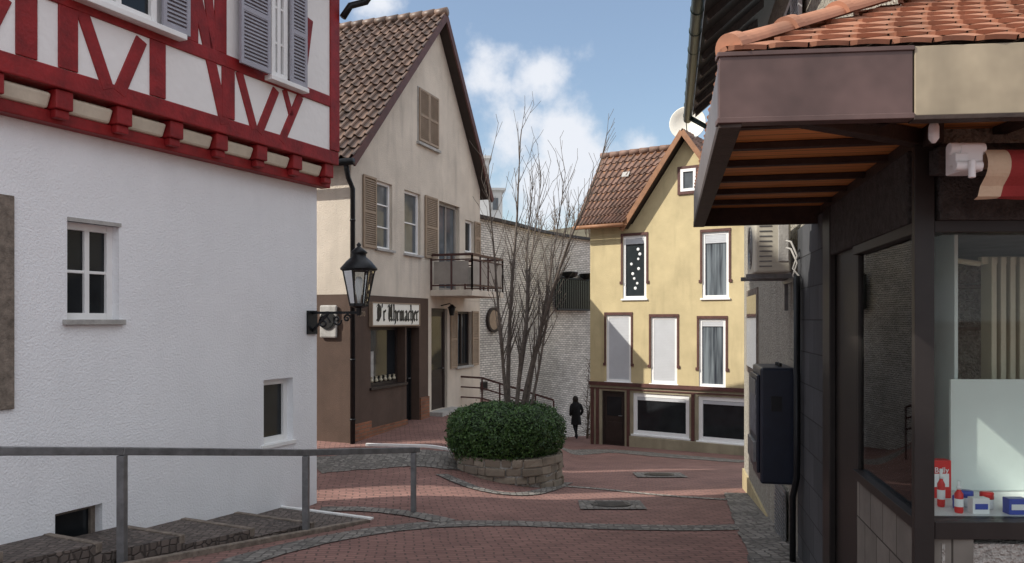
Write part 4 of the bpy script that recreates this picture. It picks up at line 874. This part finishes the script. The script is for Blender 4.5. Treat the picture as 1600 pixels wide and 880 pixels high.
# ------------------------------------------------------------------ planter, hedge, tree
pc=V((-.06,14.6,0)); ptop=-2.42
pl=thing('stone_planter','round rough stone planter wall around a tree','planter',(pc.x,pc.y,H(pc.x,pc.y)))
b=B(); z=-3.25; PR=.98
while z<ptop-.01:
    h=random.uniform(.11,.19); a=random.random()
    aend=a+2*math.pi
    while a<aend-.08:
        da=min(random.uniform(.14,.40),aend-a); r1_=PR+random.uniform(-.03,.04); g_=.007
        cs_=lambda ang,r,zz2:V((pc.x+r*math.cos(ang),pc.y+r*math.sin(ang),zz2))
        j=lambda:random.uniform(-.02,.02)
        b.hexa([cs_(a+g_,PR-.2,z+g_),cs_(a+g_,r1_+j(),z+g_+j()*.6),cs_(a+da-g_,r1_+j(),z+g_+j()*.6),cs_(a+da-g_,PR-.2,z+g_),cs_(a+g_,PR-.2,z+h),cs_(a+g_,r1_-.01+j(),z+h+j()*.6),cs_(a+da-g_,r1_-.01+j(),z+h+j()*.6),cs_(a+da-g_,PR-.2,z+h)])
        a+=da
    z+=h
b.fin('planter_wall',planterstone,pl,bevel=.022)
b=B(); b.lathe((pc.x,pc.y,0),[(PR-.03,-3.4),(PR-.03,ptop-.03),(PR-.05,ptop-.02),(.1,ptop)],40); b.fin('soil',roughstone,pl)
hd=thing('boxwood_hedge','clipped green boxwood hedge filling the stone planter','hedge',(pc.x,pc.y,ptop))
def shape(th,ph):
    x=math.cos(ph)*math.cos(th);y=math.cos(ph)*math.sin(th);z=math.sin(ph)
    nn=3.4; k=((x*x+y*y)**(nn/2)+abs(z)**nn)**(-1/nn)
    nz=1+.06*noise.noise(V((x*2.2,y*2.2,z*2.2)))+.07*noise.noise(V((x*6,y*6,z*6)))
    return V((x*1.05,y*1.0,z*.52))*k*nz
hc=V((pc.x-.06,pc.y,-2.06)); vs=[];fs=[]
for i in range(26000):
    th=random.uniform(0,2*math.pi); ph=math.asin(random.uniform(-.95,1)); p=shape(th,ph); nrm=V((p.x,p.y,p.z*3)).normalized(); p=p*random.uniform(.90,1.03)+hc
    if random.random()<.08: p+=nrm*random.uniform(0,.06)
    s_=random.uniform(.011,.020); d=(nrm+V((random.gauss(0,.7),random.gauss(0,.7),random.gauss(0,.7)))).normalized(); x=d.orthogonal().normalized(); x=(Matrix.Rotation(random.uniform(0,6.28),3,d)@x); y=d.cross(x)
    k=len(vs); vs+= [tuple(p-x*s_*1.5),tuple(p-y*s_*.8+d*.003),tuple(p+x*s_*1.5),tuple(p+y*s_*.8+d*.003)]; fs.append((k,k+1,k+2,k+3))
me=bpy.data.meshes.new('foliage'); me.from_pydata(vs,[],fs); me.materials.append(leaf); reg(bpy.data.objects.new('foliage',me),hd)
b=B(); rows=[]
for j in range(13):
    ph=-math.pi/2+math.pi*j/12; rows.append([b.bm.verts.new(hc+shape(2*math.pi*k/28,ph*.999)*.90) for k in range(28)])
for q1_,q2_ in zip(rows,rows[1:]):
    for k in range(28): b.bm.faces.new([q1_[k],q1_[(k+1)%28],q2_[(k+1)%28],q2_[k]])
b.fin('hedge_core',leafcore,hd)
tr=thing('bare_tree','leafless multi-stemmed young tree growing out of the hedge','tree',(pc.x,pc.y,ptop))
trunk=B(); crown=B()
def grow(bld,p,d,L,r,lvl,up,rmin=.0038,wob=.045):
    n=max(3,int(L/.2)); p=p.copy(); pts=[p.copy()]; rad=[r]; dd=d.normalized(); seg=L/n; kids=[]
    for i in range(n):
        dd=(dd+V((random.gauss(0,wob),random.gauss(0,wob),random.gauss(0,.03)+up))).normalized(); p=p+dd*seg; pts.append(p.copy()); f=(i+1)/n; rad.append(max(rmin,r*(1-f*.88)))
        kids.append((p.copy(),dd.copy(),f,rad[-1]))
    bld.tube(pts,rad,7 if lvl==0 else (5 if lvl==1 else 3),cap=False); return kids
stems=[(-.16,-.05,5.3,.042),(-.03,.12,6.1,.055),(.10,-.08,5.2,.048),(.22,.05,5.9,.055),(.33,.12,5.3,.040),(.12,.25,5.2,.036),(.40,-.08,4.5,.034)]
for (dx,dy,L,r) in stems:
    a=V((pc.x+.06+dx*.30,pc.y+dy*.30,ptop-.1))
    ks=grow(trunk,a,V((dx*.50,dy*.50,1)),L,r,0,.010,wob=.028)
    for (p,d,f,rr_) in ks:
        if f<.30: continue
        for _ in range(1 if random.random()<.55 else 2):
            az=random.uniform(0,6.28); sd_=V((math.cos(az),math.sin(az),0)); dd=(d+sd_*random.uniform(.28,.55)).normalized()
            k2=grow(crown,p,dd,random.uniform(.45,1.0)*(1.25-.5*f),max(.008,rr_*.5),1,.10)
            for (p2,d2,f2,r2_) in k2:
                if random.random()<.65:
                    az=random.uniform(0,6.28); dd=(d2*.9+V((math.cos(az),math.sin(az),0))*.55).normalized(); grow(crown,p2,dd,random.uniform(.15,.42),.0055,2,.1)
trunk.fin('trunk',bark,tr,smooth=True,recalc=False); crown.fin('crown',bark,tr,smooth=True,recalc=False)

cpz=thing('climbing_plant','bare dark climbing plant beside the brick wall','plant',(3.0,30.8,H(3.0,30.8)))
b=B()
for k in range(7):
    p=V((3.0+random.uniform(-.15,.2),30.6+random.uniform(-.1,.1),H(3,30.6)-.1)); ks=grow(b,p,V((random.uniform(-.12,.05),0,1)),random.uniform(2.2,3.3),.03,0,.0)
    for (p2,d2,f2,r2_) in ks:
        for _ in range(3): grow(b,p2,d2+V((random.gauss(0,.8),random.gauss(0,.8),random.gauss(0,.6))),random.uniform(.2,.5),.012,2,0)
b.fin('stems',farbark,cpz,recalc=False)

# ------------------------------------------------------------------ person walking away
px,py=2.44,30.2; pz=H(px,py)
pe=thing('person','person in a dark hooded coat and trousers walking, hands in pockets','person',(px,py,pz))
def skin(name,verts,edges,rads,mat,parent,sub=2):
    me=bpy.data.meshes.new(name); me.from_pydata(verts,edges,[]); o=bpy.data.objects.new('tmp_'+name,me); col.objects.link(o)
    sk=o.modifiers.new('s','SKIN'); 
    for i,r in enumerate(rads): 
        sv=me.skin_vertices[0].data[i]; sv.radius=(r,r) if not isinstance(r,tuple) else r
    me.skin_vertices[0].data[0].use_root=True
    ss=o.modifiers.new('ss','SUBSURF'); ss.levels=sub; ss.render_levels=sub
    bpy.context.view_layer.update(); m2=bpy.data.meshes.new_from_object(o.evaluated_get(bpy.context.evaluated_depsgraph_get())); bpy.data.objects.remove(o)
    m2.name=name; m2.materials.clear(); m2.materials.append(mat)
    for p in m2.polygons: p.use_smooth=True
    return reg(bpy.data.objects.new(name,m2),parent)
fd=V((-.35,.94,0)).normalized(); sd_=V((fd.y,-fd.x,0))
def pp(f,s,z): return tuple(V((px,py,pz))+fd*f+sd_*s+V((0,0,z)))
vv=[pp(0,0,.88),pp(0,0,1.05),pp(.02,0,1.25),pp(.03,0,1.36),pp(.05,0,1.43),pp(.07,0,1.50),pp(.08,0,1.58),
    pp(0,.09,.84),pp(.16,.09,.47),pp(.20,.09,.09),pp(.30,.09,.04),
    pp(0,-.09,.84),pp(-.03,-.09,.47),pp(-.28,-.09,.14),pp(-.20,-.09,.05),
    pp(.02,.18,1.30),pp(-.06,.24,1.05),pp(.10,.18,.88),pp(.02,-.18,1.30),pp(-.06,-.24,1.05),pp(.10,-.18,.88)]
ee=[(0,1),(1,2),(2,3),(3,4),(4,5),(5,6),(0,7),(7,8),(8,9),(9,10),(0,11),(11,12),(12,13),(13,14),(2,15),(15,16),(16,17),(2,18),(18,19),(19,20)]
rd=[.13,.12,.13,.06,.05,.085,.075,.085,.06,.042,.035,.085,.06,.042,.035,.06,.048,.035,.06,.048,.035]
skin('body',vv,ee,rd,trouser,pe)
b=B(); c=V((px,py,pz))
rings=[]
for (z,a,bb_,f) in ((.55,.21,.17,-.01),(.75,.19,.15,0),(.95,.165,.135,0),(1.15,.18,.14,.01),(1.3,.20,.13,.02),(1.38,.13,.10,.03),(1.44,.07,.07,.05)):
    rings.append([b.bm.verts.new(c+fd*(f+bb_*math.cos(2*math.pi*k/16))+sd_*(a*math.sin(2*math.pi*k/16))+V((0,0,z))) for k in range(16)])
for q1_,q2_ in zip(rings,rings[1:]):
    for k in range(16): b.bm.faces.new([q1_[k],q1_[(k+1)%16],q2_[(k+1)%16],q2_[k]])
b.fin('coat',coatm,pe,smooth=True)
skin('sleeves',[pp(.02,0,1.28),pp(.02,.19,1.29),pp(-.06,.25,1.05),pp(.08,.20,.88),pp(.02,-.19,1.29),pp(-.06,-.25,1.05),pp(.08,-.20,.88)],[(0,1),(1,2),(2,3),(0,4),(4,5),(5,6)],[.10,.07,.06,.055,.07,.06,.055],coatm,pe)
b=B(); b.lathe(c+fd*.06+V((0,0,1.5)),[(.06,-.18),(.10,-.1),(.112,0),(.10,.07),(.06,.12),(.01,.135)],14); b.fin('hair',hairm,pe,smooth=True)

# ------------------------------------------------------------------ hill and far woodland
def hillz(x,y): return -8+25*math.exp(-((x-22)/75)**2)*min(1,max(0,(y-75)/70))+1.5*noise.noise(V((x*.05,y*.05,0)))
bm=bmesh.new(); n=40; g_=[[bm.verts.new((-110+i*6.5,70+j*4,hillz(-110+i*6.5,70+j*4))) for i in range(n+1)] for j in range(n+1)]
for j in range(n):
    for i in range(n): bm.faces.new([g_[j][i],g_[j][i+1],g_[j+1][i+1],g_[j+1][i]])
me=bpy.data.meshes.new('hill'); bm.to_mesh(me); bm.free(); me.materials.append(hillm); o=bpy.data.objects.new('hill',me); col.objects.link(o); o['kind']='structure'
b=B()
for k in range(90):
    y=random.uniform(95,150); x=random.uniform(.0,.14)*y; p=V((x,y,hillz(x,y)-.5))
    ks=grow(b,p,V((0,0,1)),random.uniform(3.5,5.5),.13,1,.0)[::4]
    for (p2,d2,f2,r2_) in ks:
        if f2>.25:
            for _ in range(2): 
                az=random.uniform(0,6.28); q_=p2+V((math.cos(az)*1.1,math.sin(az)*1.1,random.uniform(.7,1.5)))*(1.2-f2*.5); b.tube([p2,p2.lerp(q_,.5)+V((0,0,-.1)),q_],[.05,.04,.02],3,cap=False)
o=b.fin('woodland',farbark,recalc=False); o['kind']='stuff'; tag(o,'leafless brown woodland on the far hillside','woodland')

# ------------------------------------------------------------------ world, sun, camera
el=math.radians(38); az=V((-.967,-.256,0)).normalized()
sd3=V((az.x*math.cos(el),az.y*math.cos(el),math.sin(el)))
w=bpy.data.worlds.new('World'); sc.world=w; w.use_nodes=True; t=w.node_tree; N=t.nodes; L=t.links; bg=N['Background']
sky=N.new('ShaderNodeTexSky'); sky.sky_type='NISHITA'; sky.sun_disc=False; sky.sun_elevation=el; sky.sun_rotation=math.atan2(az.x,az.y)%(2*math.pi); sky.air_density=1.2; sky.dust_density=.8; sky.ozone_density=2.5
tc=N.new('ShaderNodeTexCoord'); nn=N.new('ShaderNodeTexNoise'); nn.inputs['Scale'].default_value=9; nn.inputs['Detail'].default_value=6; nn.inputs['Roughness'].default_value=.58; L.new(tc.outputs['Generated'],nn.inputs['Vector'])
prev=None
for (u,v,r) in ((755,115,90),(835,128,70),(800,205,110),(880,218,105),(1000,228,60),(850,290,120),(590,5,60)):
    c=V(((u-800)/F,1,(500-v)/F)).normalized()
    d=N.new('ShaderNodeVectorMath'); d.operation='DISTANCE'; L.new(tc.outputs['Generated'],d.inputs[0]); d.inputs[1].default_value=c
    mr=N.new('ShaderNodeMapRange'); mr.inputs['From Min'].default_value=0; mr.inputs['From Max'].default_value=r/F; mr.inputs['To Min'].default_value=1; mr.inputs['To Max'].default_value=0; L.new(d.outputs['Value'],mr.inputs['Value'])
    if prev is None: prev=mr.outputs[0]
    else:
        mx=N.new('ShaderNodeMath'); mx.operation='MAXIMUM'; L.new(prev,mx.inputs[0]); L.new(mr.outputs[0],mx.inputs[1]); prev=mx.outputs[0]
# unseen bright cloud cover added overhead and behind the viewer as fill light
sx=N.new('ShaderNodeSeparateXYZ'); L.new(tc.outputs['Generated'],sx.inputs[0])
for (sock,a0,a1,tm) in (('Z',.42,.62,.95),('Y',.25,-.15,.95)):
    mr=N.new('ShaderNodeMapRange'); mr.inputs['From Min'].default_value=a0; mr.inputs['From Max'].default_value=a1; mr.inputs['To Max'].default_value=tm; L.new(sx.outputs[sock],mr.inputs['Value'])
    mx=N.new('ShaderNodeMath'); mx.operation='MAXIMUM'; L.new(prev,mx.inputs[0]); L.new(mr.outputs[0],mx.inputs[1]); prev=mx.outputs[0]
ma=N.new('ShaderNodeMath'); ma.operation='MULTIPLY_ADD'; L.new(nn.outputs['Fac'],ma.inputs[0]); ma.inputs[1].default_value=2.6; ma.inputs[2].default_value=-1.38
sm=N.new('ShaderNodeMath'); sm.operation='ADD'; L.new(prev,sm.inputs[0]); L.new(ma.outputs[0],sm.inputs[1])
mk=N.new('ShaderNodeMapRange'); mk.interpolation_type='SMOOTHSTEP'; mk.inputs['From Min'].default_value=.20; mk.inputs['From Max'].default_value=.85; mk.inputs['To Min'].default_value=.10; mk.inputs['To Max'].default_value=.95; L.new(sm.outputs[0],mk.inputs['Value'])
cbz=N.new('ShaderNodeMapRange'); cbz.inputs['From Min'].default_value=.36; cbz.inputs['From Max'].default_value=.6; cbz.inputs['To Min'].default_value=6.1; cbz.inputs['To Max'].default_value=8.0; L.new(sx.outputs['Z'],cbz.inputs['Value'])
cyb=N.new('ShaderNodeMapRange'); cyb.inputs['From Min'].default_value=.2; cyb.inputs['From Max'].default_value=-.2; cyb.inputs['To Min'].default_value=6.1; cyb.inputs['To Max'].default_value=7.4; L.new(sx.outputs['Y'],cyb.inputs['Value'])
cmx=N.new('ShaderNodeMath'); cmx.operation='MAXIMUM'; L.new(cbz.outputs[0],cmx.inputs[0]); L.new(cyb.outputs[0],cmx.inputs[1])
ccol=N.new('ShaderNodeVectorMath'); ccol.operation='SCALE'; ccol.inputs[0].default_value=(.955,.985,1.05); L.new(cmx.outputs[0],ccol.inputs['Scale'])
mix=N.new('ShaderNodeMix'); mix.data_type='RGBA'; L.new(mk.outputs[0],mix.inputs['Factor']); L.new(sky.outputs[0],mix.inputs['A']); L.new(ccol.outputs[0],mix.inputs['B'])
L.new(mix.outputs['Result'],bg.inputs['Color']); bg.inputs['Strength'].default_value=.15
sl_=bpy.data.lights.new('sun','SUN'); sl_.energy=5.0; sl_.angle=math.radians(.5); sl_.color=(1,.94,.84); so=bpy.data.objects.new('sun',sl_); col.objects.link(so); so.rotation_euler=sd3.to_track_quat('Z','Y').to_euler()
cam=bpy.data.cameras.new('camera'); co=bpy.data.objects.new('camera',cam); col.objects.link(co); co.location=(0,0,0); co.rotation_euler=(math.pi/2,0,0); cam.sensor_width=36; cam.lens=F/1600*36; cam.shift_y=60/1600; cam.clip_end=3000; cam.clip_start=.05
sc.camera=co
sc.view_settings.view_transform='Standard'; sc.view_settings.look='None'; sc.view_settings.exposure=0
